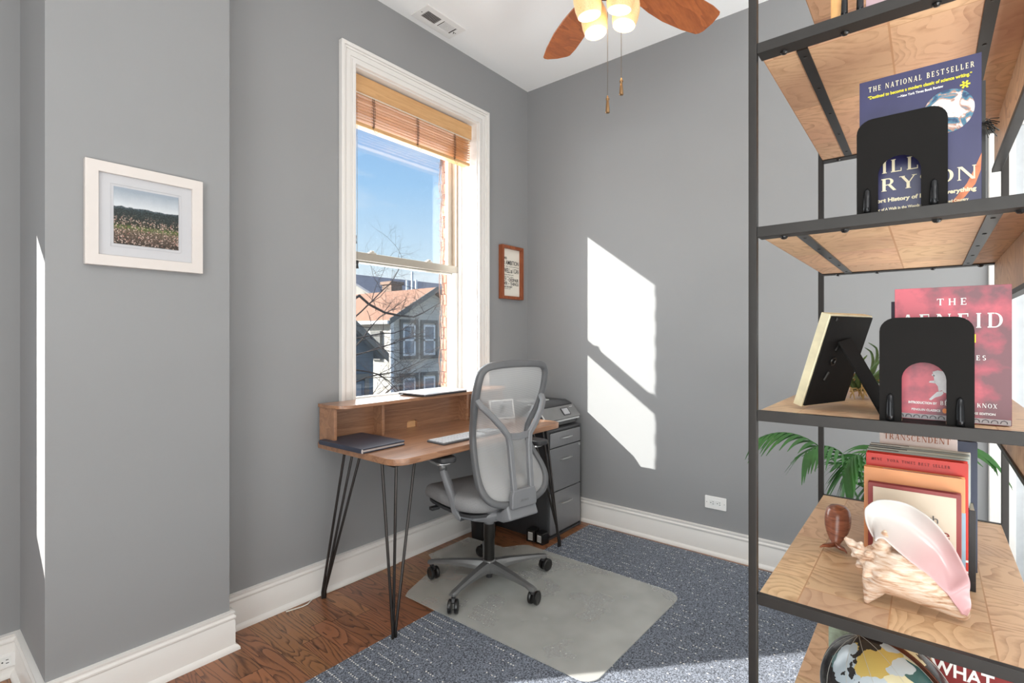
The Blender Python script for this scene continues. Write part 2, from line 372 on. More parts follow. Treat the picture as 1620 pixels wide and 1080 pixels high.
o_ = n.new('ShaderNodeOutputMaterial'); tr = n.new('ShaderNodeBsdfTransparent'); tr.inputs[0].default_value = (.97,.985,.98,1); gl = n.new('ShaderNodeBsdfGlossy'); gl.inputs['Roughness'].default_value = .02
lw_ = n.new('ShaderNodeLayerWeight'); fr_ = n.new('ShaderNodeMath'); fr_.operation = 'MULTIPLY_ADD'; fr_.inputs[1].default_value = .12; fr_.inputs[2].default_value = .02; l.new(lw_.outputs['Facing'], fr_.inputs[0]); sm = n.new('ShaderNodeMixShader'); l.new(fr_.outputs[0], sm.inputs[0]); l.new(tr.outputs[0], sm.inputs[1]); l.new(gl.outputs[0], sm.inputs[2]); l.new(sm.outputs[0], o_.inputs[0])
M_sash = mat('sash_paint', (206,198,186), .4, var=.03)
M_alu = mat('sash_rail_aluminium', (176,168,156), .35, .2, var=.03)
ls = MB(); a0, a1 = wx0+.022, wx1-.018
ls.box(a0, a0+.034, .152, .180, .86, 1.692); ls.box(a1-.036, a1, .152, .180, .86, 1.692); ls.box(a0+.034, a1-.036, .152, .180, .86, .90)
ls.build('lower_sash', M_trim, win, bevel=.003)
rl = MB().box(a0, a1, .150, .178, 1.650, 1.694).box(a0, a1, .178, .19, 1.642, 1.668)
mr_ = rl.build('meeting_rail', M_alu, win, bevel=.002, label='grey aluminium meeting rail')
for fx in (.18, .60):
    lk = MB().box(a0+fx, a0+fx+.045, .152, .172, 1.694, 1.702).box(a0+fx+.01, a0+fx+.03, .15, .165, 1.702, 1.711); lk.build('sash_lock', M_sash, win, bevel=.002)
us = MB(); us.box(a0, a0+.03, .192, .218, 1.66, 2.6); us.box(a1-.060, a1-.024, .192, .218, 1.66, 2.6); us.box(a0, a1, .192, .218, 2.56, 2.61); us.box(a0, a1, .192, .218, 1.64, 1.68)
us.build('upper_sash', M_sash, win, bevel=.003)
tk = MB().box(a1-.024, a1, .150, .162, 1.694, 2.6).box(a1-.024, a1-.018, .162, .20, .9, 2.6); tk.build('sash_track', mat('track_tan', (168,150,132), .5), win)
glass('pane', a0+.03, a1-.03, .885, 1.66, .166, win); glass('pane', a0+.03, a1-.06, 1.67, 2.57, .204, win)
# exterior brick reveals
M_brick = mat('exterior_brick', (196,122,96), .9, var=.2, vs=30, bump=.3, bs=60)
bk = MB(); 
for k in range(28):
    z = .62+.075*k
    bk.box(-.562-(.006 if k%2 else 0), -.2, .262, .305, z, z+.068); bk.box(-2.2, -1.405-(.006 if k%2 else 0), .262, .305, z, z+.068)
bk.box(-.556, -.2, .262, .300, .6, 2.75).box(-2.2, -1.411, .262, .300, .6, 2.75)
bk.box(-1.411, -.556, .262, .36, .55, .82).box(-2.2, -.2, .262, .40, 2.63, 2.75)
struct('wall_brick_exterior', bk, M_brick)
# dry vine on the brick edge
vn = MB(); rv = random.Random(3)
for k in range(150):
    z = rv.uniform(.95, 2.6); p = Vector((-.560, rv.uniform(.27,.30), z)); pts = [p]
    for j in range(4):
        p = p + Vector((rv.uniform(-.022,.002), rv.uniform(-.01,.01), rv.uniform(-.02,.014))); pts.append(p.copy())
    vn.tube(pts, [.0016,.0012,.001,.0008,.0005], n=4)
for k in range(3):
    pts = [Vector((-.568-.006*k, .285+.008*k, .9+i*.09)) + Vector((rv.uniform(-.008,.006), rv.uniform(-.008,.008), 0)) for i in range(20)]
    vn.tube(pts, .0028, n=5)
o = vn.build('dry_vine', mat('vine', (118,88,74), .9, var=.2)); tag(o, 'dry leafless vine clinging to the red brick edge outside the window', 'vine', kind='stuff')

# door casing on the right wall beyond the shelf
dc = MB().box(-.02, 0, -2.545, -2.462, 0, 2.10).box(-.02, 0, -3.55, -2.462, 2.101, 2.19).box(-.02, 0, -3.55, -3.467, 0, 2.10).box(-.026, -.0205, -2.475, -2.463, 0, 2.10)
struct('trim_2', dc, M_trim, bevel=.003)
dr = MB().box(-.006, 0, -3.466, -2.546, 0.01, 2.099); d1 = struct('door_1', dr, mat('door_paint', (188,192,196), .4))
pn = MB()
for z0, z1 in ((.2,.95),(1.05,1.95)):
    for y0, y1 in ((-3.37,-3.06),(-2.97,-2.64)): pn.rectring(y0, y1, z0, z1, .02, -.012, -.006, 'X')
pn.build('door_panel', MATS['door_paint'], d1)

# ------------------------------------------------------------------ blind
M_slat = wood('blind_wood', (176,122,76), (216,164,112), scale=(1.2,30,30), rough=.45, dist=.4, ws=1, fine=12, lines=.25)
M_slat2 = wood('blind_valance_wood', (196,146,96), (222,176,124), scale=(1.2,20,20), rough=.45, dist=.4, ws=1, fine=12, lines=.25)
bl = thing('window_blind', 'raised wooden slat blind bunched under its valance at the top of the window', 'blind', (-.993, .07, 2.33))
ob = (-.993, .07, 2.33); bx0, bx1 = -1.436, -.552
MB().box(bx0, bx1, .035, .043, 2.508, 2.596).box(bx0+.02, bx1-.02, .043, .09, 2.565, 2.597).build('valance', M_slat2, bl, ob, bevel=.002)
MB().box(bx0, bx1, .040, .046, 2.500, 2.508).build('valance_lip', mat('valance_lip', (222,205,186), .5), bl, ob)
nsl = 9
for k in range(nsl):
    z = 2.372 + k*.0158; rz = random.uniform(-.07,.07)
    Mx = Matrix.Translation((0,.068,z)) @ Matrix.Rotation(.02+rz, 4, 'X')
    MB().box(bx0+.01, bx1-.008+random.uniform(-.002,.002), -.025, .025, -.0019, .0019, Mx).build('slat', M_slat, bl, ob)
MB().box(bx0+.01, bx1-.008, .042, .094, 2.335, 2.356).build('bottom_rail', M_slat2, bl, ob, bevel=.004)
M_cord = mat('brown_cord', (92,66,50), .9)
for fx in (-1.305, -1.0, -.70):
    lad = MB()
    for q in range(-1, 2): lad.tube([(fx+q*.006, .041, 2.505), (fx+q*.006+.002, .038, 2.42), (fx+q*.004, .040, 2.345)], .0012, n=5)
    for q in range(9): lad.tube([(fx-.016, .041, 2.36+q*.016), (fx, .034, 2.352+q*.016), (fx+.014, .040, 2.358+q*.016)], .001, n=4)
    lad.tube([(fx-.01,.04,2.35),(fx+.004,.036,2.325),(fx+.02,.04,2.32),(fx+.03,.04,2.335)], .0009, n=4)
    lad.build('ladder_cord', M_cord, bl, ob)
lad = MB().tube([(-.572,.04,2.50),(-.571,.036,2.42),(-.573,.04,2.35)], .002, n=5); lad.build('ladder_cord', mat('pale_cord', (226,200,160), .9), bl, ob)
for (cx, zb) in ((-1.412, 1.715), (-1.400, 1.585)):
    c_ = MB().tube([(cx-.002,.05,2.5),(cx,.05,2.0),(cx,.05,zb+.04)], .0013, n=5).build('lift_cord', mat('grey_cord', (130,125,120), .9), bl, ob)
    MB().lathe([(0,zb+.042),(.007,zb+.042),(.0075,zb+.03),(.005,zb+.02),(.0075,zb+.006),(.008,zb),(0,zb)], cx, .05, 14).build('cord_tassel', mat('black_tassel', (30,30,30), .5), c_, ob, smooth=True)

# ------------------------------------------------------------------ landscape picture on the breast
yb = -.1355
pf = thing('picture_frame', 'square white frame with wide mat around a landscape photo of a flowering hillside', 'picture', (-2.379, yb, 1.636)); op = (-2.379, yb, 1.636)
fm = MB().rectring(-2.552, -2.206, 1.464, 1.808, .036, yb-.022, yb); fm.build('frame', mat('cream_frame', (216,208,203), .4, var=.015), pf, op, bevel=.002)
MB().box(-2.52, -2.238, yb-.012, yb-.008, 1.495, 1.777).rectring(-2.4845, -2.2755, 1.5325, 1.7425, .0015, yb-.0135, yb-.0115).build('mat_board', mat('mat_board', (194,193,196), .8, var=.01), pf, op)
# photo print: sky, wooded hills, flowers, lawn - all procedural
mph, t, b = base_mat('landscape_photo'); n = t.nodes; l = t.links
tcn = n.new('ShaderNodeTexCoord'); sp = n.new('ShaderNodeSeparateXYZ'); l.new(tcn.outputs['Generated'], sp.inputs[0])
def ramp(src, stops, interp='LINEAR', n=n, l=l):
    r = n.new('ShaderNodeValToRGB'); r.color_ramp.interpolation = interp; e = r.color_ramp.elements
    while len(e) < len(stops): e.new(.5)
    for i, (p_, c_) in enumerate(stops): e[i].position = p_; e[i].color = (*srgb(c_), 1)
    l.new(src, r.inputs[0]); return r.outputs[0]
wob = n.new('ShaderNodeTexNoise'); wob.inputs['Scale'].default_value = 7; wob.inputs['Detail'].default_value = 5; l.new(tcn.outputs['Generated'], wob.inputs[0])
ma = n.new('ShaderNodeMath'); ma.operation = 'MULTIPLY_ADD'; ma.inputs[1].default_value = .10; l.new(wob.outputs[0], ma.inputs[0]); l.new(sp.outputs[2], ma.inputs[2])
bands = ramp(ma.outputs[0], [(0,(40,38,30)),(.16,(96,78,66)),(.30,(120,104,84)),(.36,(110,124,66)),(.42,(62,62,44)),(.52,(44,54,50)),(.66,(50,64,66)),(.70,(84,98,106)),(.715,(206,210,214)),(1,(150,160,172))])
vo = n.new('ShaderNodeTexVoronoi'); vo.inputs['Scale'].default_value = 34; l.new(tcn.outputs['Generated'], vo.inputs[0])
fl = ramp(vo.outputs['Distance'], [(.0,(255,255,255)),(.36,(255,255,255)),(.50,(0,0,0))])
hm = ramp(ma.outputs[0], [(0,(255,255,255)),(.48,(230,230,230)),(.60,(60,60,60)),(.66,(0,0,0))])
n2 = n.new('ShaderNodeTexNoise'); n2.inputs['Scale'].default_value = 9; l.new(tcn.outputs['Generated'], n2.inputs[0]); nm = ramp(n2.outputs[0], [(.36,(0,0,0)),(.50,(255,255,255))])
def mulc(a, c):
    k = n.new('ShaderNodeMix'); k.data_type = 'RGBA'; k.blend_type = 'MULTIPLY'; k.inputs[0].default_value = 1; l.new(a, k.inputs[6]); l.new(c, k.inputs[7]); return k.outputs[2]
fac = mulc(mulc(fl, hm), nm)
cv = ramp(vo.outputs['Color'], [(0,(220,190,180)),(.5,(236,214,196)),(1,(190,120,110))])
mxx = n.new('ShaderNodeMix'); mxx.data_type = 'RGBA'; l.new(fac, mxx.inputs[0]); l.new(bands, mxx.inputs[6]); l.new(cv, mxx.inputs[7])
n3 = n.new('ShaderNodeTexNoise'); n3.inputs['Scale'].default_value = 40; n3.inputs['Detail'].default_value = 4; l.new(tcn.outputs['Generated'], n3.inputs[0]); g3 = ramp(n3.outputs[0], [(.35,(120,120,120)),(.65,(255,255,255))])
mskc = ramp(ma.outputs[0], [(.70,(255,255,255)),(.72,(60,60,60))])
mxy = n.new('ShaderNodeMix'); mxy.data_type = 'RGBA'; mxy.blend_type = 'MULTIPLY'; l.new(mskc, mxy.inputs[0]); l.new(mxx.outputs[2], mxy.inputs[6]); l.new(g3, mxy.inputs[7])
l.new(mxy.outputs[2], b.inputs['Base Color']); b.inputs['Roughness'].default_value = .5
MB().box(-2.475, -2.285, yb-.0145, yb-.012, 1.542, 1.733).build('photo', mph, pf, op, label='photo of pale flowers in front of wooded hills')

# ------------------------------------------------------------------ small typographic print beside the window
M_cherry = wood('cherry_frame', (112,54,28), (160,88,52), scale=(8,8,1.5), rough=.4, dist=.4, ws=1.5, fine=15, lines=.3)
pp = thing('wall_print', 'narrow reddish wood frame with black letterpress quote on cream paper near the room corner', 'picture', (-.2115, 0, 1.67)); op = (-.2115, 0, 1.67)
MB().rectring(-.325, -.092, 1.489, 1.856, .020, -.036, -.001).build('frame', M_cherry, pp, op, bevel=.0015)
pap = MB().box(-.307, -.110, -.012, -.008, 1.507, 1.838).build('paper', mat('cream_paper', (232,226,214), .8, var=.01), pp, op)
M_ink = mat('black_ink', (44,42,42), .8)
def wallM(x, z, y): return Matrix(((1,0,0,x),(0,0,-1,y),(0,1,0,z),(0,0,0,1)))   # text facing -y
TX = [(-.296,1.764,.018,.045,'LORD'),(-.296,1.742,.010,.024,'the'),(-.262,1.727,.034,.140,'AMBITION'),(-.296,1.730,.009,.024,'and'),(-.296,1.712,.009,.175,'to do something'),
      (-.296,1.690,.012,.014,'to'),(-.278,1.672,.036,.155,'WELL as I CAN'),(-.296,1.655,.009,.115,'without fuss and'),(-.296,1.640,.009,.115,'with the calm'),
      (-.296,1.614,.024,.040,'NOT'),(-.246,1.620,.008,.012,'to'),(-.228,1.612,.026,.105,'DESPAIR'),(-.296,1.588,.024,.050,'OVER'),(-.238,1.594,.008,.014,'the'),(-.216,1.586,.024,.092,'THINGS'),(-.296,1.569,.013,.105,'THAT DO NOT'),(-.290,1.560,.005,.080,'a letterpress print')]
for x, z, s_, wd, st in TX:
    text('print_lettering', st, s_*1.25, wallM(x-op[0], z-op[2], -.0125-op[1]), M_ink, pap, width=wd, bold=.0004 if s_ > .011 else 0)

# ------------------------------------------------------------------ ceiling vent
vt = thing('ceiling_vent', 'white rectangular air vent with two banks of louvres in the ceiling', 'vent', (-.968, -.115, H)); ov = (-.968,-.115,H)
MB().rectring(-1.122, -.828, -.186, -.044, .038, H-.006, H, 'Z').box(-.984, -.966, -.15, -.08, H-.006, H).build('faceplate', M_white, vt, ov, bevel=.002)
MB().box(-1.085, -.866, -.15, -.08, H-.001, H-.0004).build('duct_opening', mat('duct_dark', (60,52,48), .9), vt, ov)
for k in range(22):
    x = -1.078 + k*.0094
    if -.988 < x < -.962: continue
    left = x < -.97; Mx = Matrix.Translation((x,0,H-.004)) @ Matrix.Rotation(R(-42 if left else 42), 4, 'Y')
    hw_ = .0036 if left else .0026; MB().box(-hw_, hw_, -.15, -.08, -.0005, .0005, Mx).build('louvre', M_white, vt, ov)
MB().box(-.864,-.858,-.118,-.114,H-.010,H-.005).cyl((-.861,-.116,H-.009),(-.861,-.110,H-.013),.002).build('damper_lever', mat('vent_lever', (90,86,82), .5, .5), vt, ov)
for x_ in (-1.103, -.847): MB().cyl((x_,-.115,H-.0065),(x_,-.115,H-.0055),.0035).build('screw', MATS['vent_lever'], vt, ov)

# ------------------------------------------------------------------ wall sockets
def outlet(name, label, M, wd=.117, ht=.070):
    """horizontal duplex socket in a local frame: x along wall, y out of wall, z up"""
    o = thing(name, label, 'outlet'); o.matrix_world = M
    MB().prism(rrect(-wd/2, wd/2, -ht/2, ht/2, .004), 0, .006, 'Y').build('cover_plate', M_white, o, bevel=.0015)
    ins = MB().prism(rrect(-.034, .034, -.017, .017, .003), .006, .008, 'Y').build('socket_insert', mat('socket_white', (236,236,234), .3), o)
    for sx_ in (-.018, .018):
        s_ = MB().box(sx_-.009, sx_-.002, .0078, .0084, .004, .0065).box(sx_-.010, sx_-.002, .0078, .0084, -.0075, -.005)
        s_.cyl((sx_+.007,.0078,-.0005),(sx_+.007,.0084,-.0005),.0025); s_.build('slot', mat('slot_dark', (40,40,42), .6), ins)
    for sx_ in (-.048, .048): MB().cyl((sx_,.006,0),(sx_,.0066,0),.0022).build('screw', mat('screw_grey', (120,120,120), .4, .5), o)
    return o
outlet('wall_outlet', 'white horizontal power outlet low on the right grey wall beside the rug', 'M' and Matrix.Translation((0,-1.336,.292)) @ Matrix.Rotation(R(90),4,'Z'))
outlet('wall_outlet', 'white outlet set in the baseboard of the recess at the far left edge', Matrix.Translation((-2.705,RY-.0162,.062)) @ Matrix.Rotation(R(180),4,'Z'), .1, .05)

# ------------------------------------------------------------------ ceiling fan
fc = Vector((-1.10,-1.245,0))
fan = thing('ceiling_fan', 'ceiling fan with reddish wood blades, four glowing glass shades and two pull chains', 'ceiling fan', (fc.x, fc.y, H))
M_brz = mat('bronze', (92,50,34), .35, .7); M_blade = wood('fan_blade_wood', (140,68,28), (190,106,52), scale=(1,6,6), rough=.35, dist=.5, ws=2, fine=20, lines=.35, coat=.3)
MB().lathe([(0,0),(.07,0),(.072,-.02),(.055,-.05),(.02,-.06),(.016,-.06)], n=28).build('canopy', M_brz, fan, smooth=True)
MB().cyl((0,0,-.05),(0,0,-.16),.013).build('downrod', M_brz, fan)
MB().lathe([(.016,-.15),(.06,-.155),(.10,-.18),(.125,-.22),(.125,-.26),(.10,-.29),(.065,-.30),(.06,-.33),(.07,-.335),(.07,-.36),(.045,-.385),(0,-.39)], n=32).build('motor_housing', M_brz, fan, smooth=True)
for k in range(5):
    a = R(52.5 - 72*k); Mr = Matrix.Rotation(a, 4, 'Z') @ Matrix.Translation((0,0,2.712-H)) @ Matrix.Rotation(R(-10), 4, 'X')
    P = [(.17,-.042),(.24,-.062),(.34,-.078),(.46,-.086),(.57,-.082),(.628,-.072),(.640,-.060),(.656,-.010),(.658,.045),(.650,.066),(.636,.076),(.55,.086),(.42,.088),(.32,.078),(.24,.062),(.17,.042)]
    bo = MB().prism(P, -.003, .003, M=Mr).build('blade', M_blade, fan, bevel=.002)
    am = MB().tube([(.10,0,.02),(.15,0,.012),(.20,0,.006)], 1, flat=(.03,.006), up=(0,0,1)); am.box(.19,.25,-.028,.028,.003,.007)
    am.bm.transform(Mr); am.build('blade_bracket', M_brz, bo)
# light kit
mg, t, b = base_mat('amber_shade_glass'); n = t.nodes; l = t.links
tcn = n.new('ShaderNodeTexCoord'); no = n.new('ShaderNodeTexVoronoi'); no.inputs['Scale'].default_value = 260; l.new(tcn.outputs['Object'], no.inputs[0])
rr = n.new('ShaderNodeValToRGB'); rr.color_ramp.elements[0].color = (1,.74,.40,1); rr.color_ramp.elements[1].color = (.95,.56,.24,1); l.new(no.outputs['Distance'], rr.inputs[0])
l.new(rr.outputs[0], b.inputs['Base Color']); l.new(rr.outputs[0], b.inputs['Emission Color']); b.inputs['Emission Strength'].default_value = .22; b.inputs['Roughness'].default_value = .3; b.inputs['Transmission Weight'].default_value = 0
M_bulb = mat('lit_bulb', (255,244,214), .5, emit=(255,244,205), es=1.6)
M_shade_in = mat('lit_shade_inside', (255,240,200), .6, emit=(255,228,160), es=.75)
for k, (sx_, sy_) in enumerate(((-.129,.059),(.070,.125),(-.055,-.131),(.123,-.078))):
    d = Vector((sx_, sy_, 0)).normalized(); tilt = Matrix.Rotation(R(9), 4, d.cross(Vector((0,0,-1))))
    base = Vector((d.x*.105, d.y*.105, 2.655-H)); Ms = Matrix.Translation(base) @ tilt
    MB().tube([(0,0,-.35), Vector((d.x*.05,d.y*.05,-.345)), Vector((d.x*.09,d.y*.09,-.335)), base], .006, n=8).build('lamp_arm', M_brz, fan)
    outp = [(.018,.004),(.030,0),(.044,-.020),(.053,-.050),(.056,-.080),(.053,-.115),(.046,-.143)]
    inp = [(.044,-.143),(.051,-.115),(.054,-.080),(.051,-.050),(.042,-.022),(.012,-.004)]
    MB().lathe([(.0,.02),(.019,.02),(.022,.002),(.0,-.004)], n=20, M=Ms).build('fitter', M_brz, fan, smooth=True)
    sh = MB().lathe(outp, n=32, M=Ms, cap=False).build('light_shade', mg, fan, smooth=True)
    MB().lathe(inp, n=32, M=Ms, cap=False).lathe([(.046,-.143),(.044,-.143)], n=32, M=Ms, cap=False).build('shade_lining', M_shade_in, sh, smooth=True)
    MB().sphere(Ms @ Vector((0,0,-.075)), .026, (1,1,1.25)).cyl(Ms @ Vector((0,0,-.01)), Ms @ Vector((0,0,-.06)), .012).build('bulb', M_bulb, sh, smooth=True)
    pl = bpy.data.lights.new('bulb_light', 'POINT'); pl.energy = .6; pl.color = (1,.82,.6); pl.shadow_soft_size = .03
    po = bpy.data.objects.new('bulb_light', pl); C.objects.link(po); po.location = fc + Vector((0,0,H)) + (Ms @ Vector((0,0,-.155)))
M_brass = mat('antique_brass', (150,118,84), .3, .85)
for (lx, zb) in ((.006, 2.142), (.062, 2.215)):
    p = Vector((R2.x*lx, R2.y*lx, 0)); ch = MB(); zt = -.39 if lx < .03 else -.355; z = zt
    ch.tube([(p.x,p.y,zt),(p.x,p.y,zb+.07-H)], .0008, n=5)
    while z > zb+.07-H: ch.sphere((p.x,p.y,z), .0019, u=6, v=4); z -= .0055
    co = ch.build('pull_chain', mat('chain_metal', (110,100,92), .35, .8), fan)
    z0 = zb-H
    MB().lathe([(0,z0),(.0085,z0),(.0088,z0+.004),(.0055,z0+.045),(.004,z0+.048),(.0075,z0+.053),(.0075,z0+.058),(.003,z0+.062),(.004,z0+.068),(0,z0+.07)], p.x, p.y, 16).build('chain_pull', M_brass, co, smooth=True)

# ------------------------------------------------------------------ desk
DZ = .730; dx0, dx1, dyf, dyb = -1.664, -.452, -.612, -.022
desk = thing('desk', 'brown wood desk with raised cubby shelf and thin dark hairpin legs below the window', 'desk', (-1.06, -.32, 0)); od = (-1.06,-.32,0)
MB().prism(rrect(dx0, dx1, dyf, dyb, .075, 8, (1,1,0,0)), DZ-.028, DZ).build('desktop', M_walnut, desk, od, bevel=.0025)
HT = .912; hx0, hx1 = dx0+.006, dx1-.006
MB().prism(rrect(dx0, dx1, -.205, dyb, .075, 8, (1,1,0,0)), HT-.016, HT).build('shelf_top', M_walnut, desk, od, bevel=.002)
for x_, nm, yf in ((hx0, 'side_panel', -.150), (hx1-.016, 'side_panel', -.150), (-1.381, 'divider', -.136), (-.772, 'divider', -.136)):
    MB().box(x_, x_+.016, yf, dyb-.004, DZ, HT-.016).build(nm, M_walnut, desk, od, bevel=.001)
# back panel with a cable notch
bp = [(hx0+.016, DZ), (-1.162, DZ), (-1.162, DZ+.026)] + [(-1.146+ .016*math.cos(R(a)), DZ+.026+.014*math.sin(R(a))) for a in (160,140,120,95)] + [(-1.108+.016*math.cos(R(a)), DZ+.026+.014*math.sin(R(a))) for a in (85,60,40,20)] + [(-1.092, DZ+.026), (-1.092, DZ), (hx1-.016, DZ), (hx1-.016, HT-.016), (hx0+.016, HT-.016)]
MB().prism(bp, -.062, -.048, 'Y').build('back_panel', M_walnut, desk, od)
MB().box(-1.162, -1.092, -.0485, -.040, DZ, DZ+.041).build('cable_hole_backing', mat('wood_sunlit_tone', (232,180,128), .5), desk, od, label='panel wood seen through the cable hole, coloured pale as if sunlit')  # panel edge coloured pale to imitate sun on the wood
# hairpin legs: three bent rods meeting at each foot
M_hair = mat('hairpin_steel', (66,62,60), .28, .75, var=.05)
for (fx, fy, sx_, sy_) in ((-1.655,-.060,1,-1), (-1.657,-.588,1,1), (-.480,-.600,-1,1), (-.470,-.060,-1,-1)):
    lg = MB(); z1 = DZ-.030
    tops = ((fx+sx_*.015, fy+sy_*.095), (fx+sx_*.060, fy+sy_*.03), (fx+sx_*.115, fy+sy_*.075))
    if (fx, fy) == (-1.655,-.060): tops = ((-1.600,-.15),(-1.540,-.13),(-1.514,-.16))
    if (fx, fy) == (-1.657,-.588): tops = ((-1.651,-.50),(-1.625,-.56),(-1.50,-.53))
    if (fx, fy) == (-.480,-.600): tops = ((-.61,-.50),(-.580,-.55),(-.50,-.52))
    for k, (tx, ty) in enumerate(tops):
        fo = Vector((fx + (k-1)*.007*sx_, fy + (0,.006,0)[k]*sy_, .0075 if fy < -.55 else 0)); kn = fo + Vector((0,0,.045)) + (Vector((tx,ty,0))-Vector((fo.x,fo.y,0)))*.02
        lg.tube([fo + Vector((0,0,.002)), fo+Vector((0,0,.03)), kn, Vector((tx,ty,z1))], .0062, n=10)
    cx_ = sum(t_[0] for t_ in tops)/3; cy_ = sum(t_[1] for t_ in tops)/3
    lg.box(max(cx_-.06,dx0+.01), min(cx_+.06,dx1-.01), cy_-.05, cy_+.05, DZ-.0335, DZ-.028)
    lg.build('hairpin_leg', M_hair, desk, od, auto=50)

# things on the desk
M_fold = mat('navy_leatherette', (58,62,76), .42, var=.05, bump=.15, bs=500)
fo = thing('leather_folder', 'dark blue-grey leather portfolio lying closed on the left end of the desktop', 'folder', (-1.572,-.235,DZ), R(1.5))
pts = rrect(-.115, .125, -.165, .165, .012)
MB().prism(pts, .001, .006).build('back_cover', M_fold, fo, bevel=.0015)
MB().box(-.115,-.1115,-.162,.162,.004,.018).build('spine', M_fold, fo, bevel=.001)
MB().prism(rrect(-.111, .120, -.161, .160, .006), .006, .0145).build('pages', mat('folder_pages', (196,186,182), .7), fo)
MB().prism(pts, .0145, .021).build('front_cover', M_fold, fo, bevel=.0025)
MB().tube([(-.113,-.166,.003),(-.116,-.167,.011),(-.113,-.166,.019)], 1, flat=(.004,.006), up=(1,0,0)).build('corner_fold', MATS['folder_pages'], fo)

kb = thing('keyboard', 'slim grey keyboard with pale keys on the desktop in front of the chair', 'keyboard', (-1.125,-.487,DZ), R(-1))
M_kb = mat('keyboard_case', (84,84,86), .4); M_key = mat('key_cap', (206,206,208), .5)
MB().prism(rrect(-.218,.218,-.062,.062,.012), 0, .009).build('case', M_kb, kb, bevel=.002)
kmesh = {}
def keym(wd):
    k_ = round(wd, 4)
    if k_ not in kmesh:
        q_ = MB().prism(rrect(-wd/2, wd/2, -.0078, .0078, .002, 2), 0, .0022); kmesh[k_] = q_.mesh('key', M_key)
    return kmesh[k_]
for r_ in range(5):
    x = -.208; row = [.0165]*15 if r_ else [.0165]*15
    if r_ == 4: row = [.0165,.0165,.0165,.0185,.105,.0185,.0165,.0165,.0165,.0165]
    for wd in row + ([] if r_ == 4 else []):
        o = bpy.data.objects.new('key', keym(wd)); C.objects.link(o); o.parent = kb; o.location = (x+wd/2, .048-r_*.0225, .009); x += wd+.0028
    if r_ in (0,1,2,3):
        for q in range(4):
            o = bpy.data.objects.new('key', keym(.0165)); C.objects.link(o); o.parent = kb; o.location = (.130+q*.0195, .048-r_*.0225, .009)

lp = thing('laptop', 'closed silver laptop lying on the raised desk shelf in front of the window', 'laptop', (-1.020,-.118,HT), R(2))
M_silver = mat('laptop_silver', (212,214,220), .3, .35)
MB().prism(rrect(-.165,.165,-.107,.107,.01), .002, .009).build('base', mat('laptop_dark', (60,60,64), .4, .5), lp, bevel=.002)
MB().prism(rrect(-.167,.167,-.108,.108,.01), .0105, .0165).build('lid', M_silver, lp, bevel=.0015)
MB().tube([(-.166,.03,.007),(-.20,.025,.012),(-.235,.01,.010),(-.262,-.02,.004),(-.27,-.03,.003)], .0022, n=6).build('charging_cable', M_blk, lp)

sf = thing('small_picture', 'small white framed picture standing on the desk, seen through the chair mesh', 'picture frame', (-.60,-.27,DZ), R(-22))
Mt = Matrix.Rotation(R(-12), 4, 'X')
MB().rectring(-.082, .082, .002, .118, .009, -.006, .006, 'Y', Mt).build('frame', M_white, sf)
MB().box(-.074,.074,-.002,.004,.010,.110, Mt).build('picture', mat('grey_print', (150,150,154), .5), sf)
MB().box(-.015,.015,.004,.008,.002,.09, Matrix.Translation((0,.012,0)) @ Matrix.Rotation(R(14),4,'X')).build('stand', M_blk, sf)

# ------------------------------------------------------------------ filing cabinet, printer, bin, power bricks
M_cab = mat('cabinet_metal', (72,72,74), .38, .35, var=.03); M_cabf = mat('cabinet_front_lit', (140,140,142), .35, .45, var=.02)  # drawer fronts get a lighter grey to paint in the light on them
cx0, cx1, cyf, cyb, ch_ = -.448, -.072, -.498, -.045, .662
cab = thing('filing_cabinet', 'grey metal three-drawer filing cabinet in the room corner', 'filing cabinet', ((cx0+cx1)/2,(cyf+cyb)/2,0)); oc = ((cx0+cx1)/2,(cyf+cyb)/2,0)
body = MB().box(cx0, cx1, cyf+.012, cyb, .0, ch_); body.rectring(cx0, cx1, .0, ch_, .014, cyf+.002, cyf+.014); body.build('body', M_cab, cab, oc, bevel=.003)
for (z0, z1, hz) in ((.553,.642,.605),(.285,.547,.475),(.030,.279,.205)):
    dw = MB().box(cx0+.018, cx1-.018, cyf-.004, cyf+.010, z0, z1).build('drawer', M_cabf, cab, oc, bevel=.0025)
    xm = (cx0+cx1)/2-.01
    hd = MB().tube([(xm-.055,cyf-.002,hz-.004),(xm-.050,cyf-.020,hz),(xm,cyf-.024,hz),(xm+.050,cyf-.020,hz),(xm+.055,cyf-.002,hz-.004)], 1, flat=(.014,.005), up=(0,0,1))
    hd.build('handle', mat('handle_silver', (200,200,200), .3, .7), dw, oc)
MB().cyl((cx1-.032,cyf-.008,.532),(cx1-.032,cyf,.532),.008).build('lock', MATS['handle_silver'], cab, oc)

pr = thing('printer', 'black and grey all-in-one inkjet printer on top of the filing cabinet', 'printer', (-.275,-.275,ch_), 0)
M_pr = mat('printer_dark', (52,52,54), .35); M_prg = mat('printer_grey', (128,128,128), .4); M_prl = mat('printer_rim', (196,196,196), .35)
px0, px1 = -.172, .212
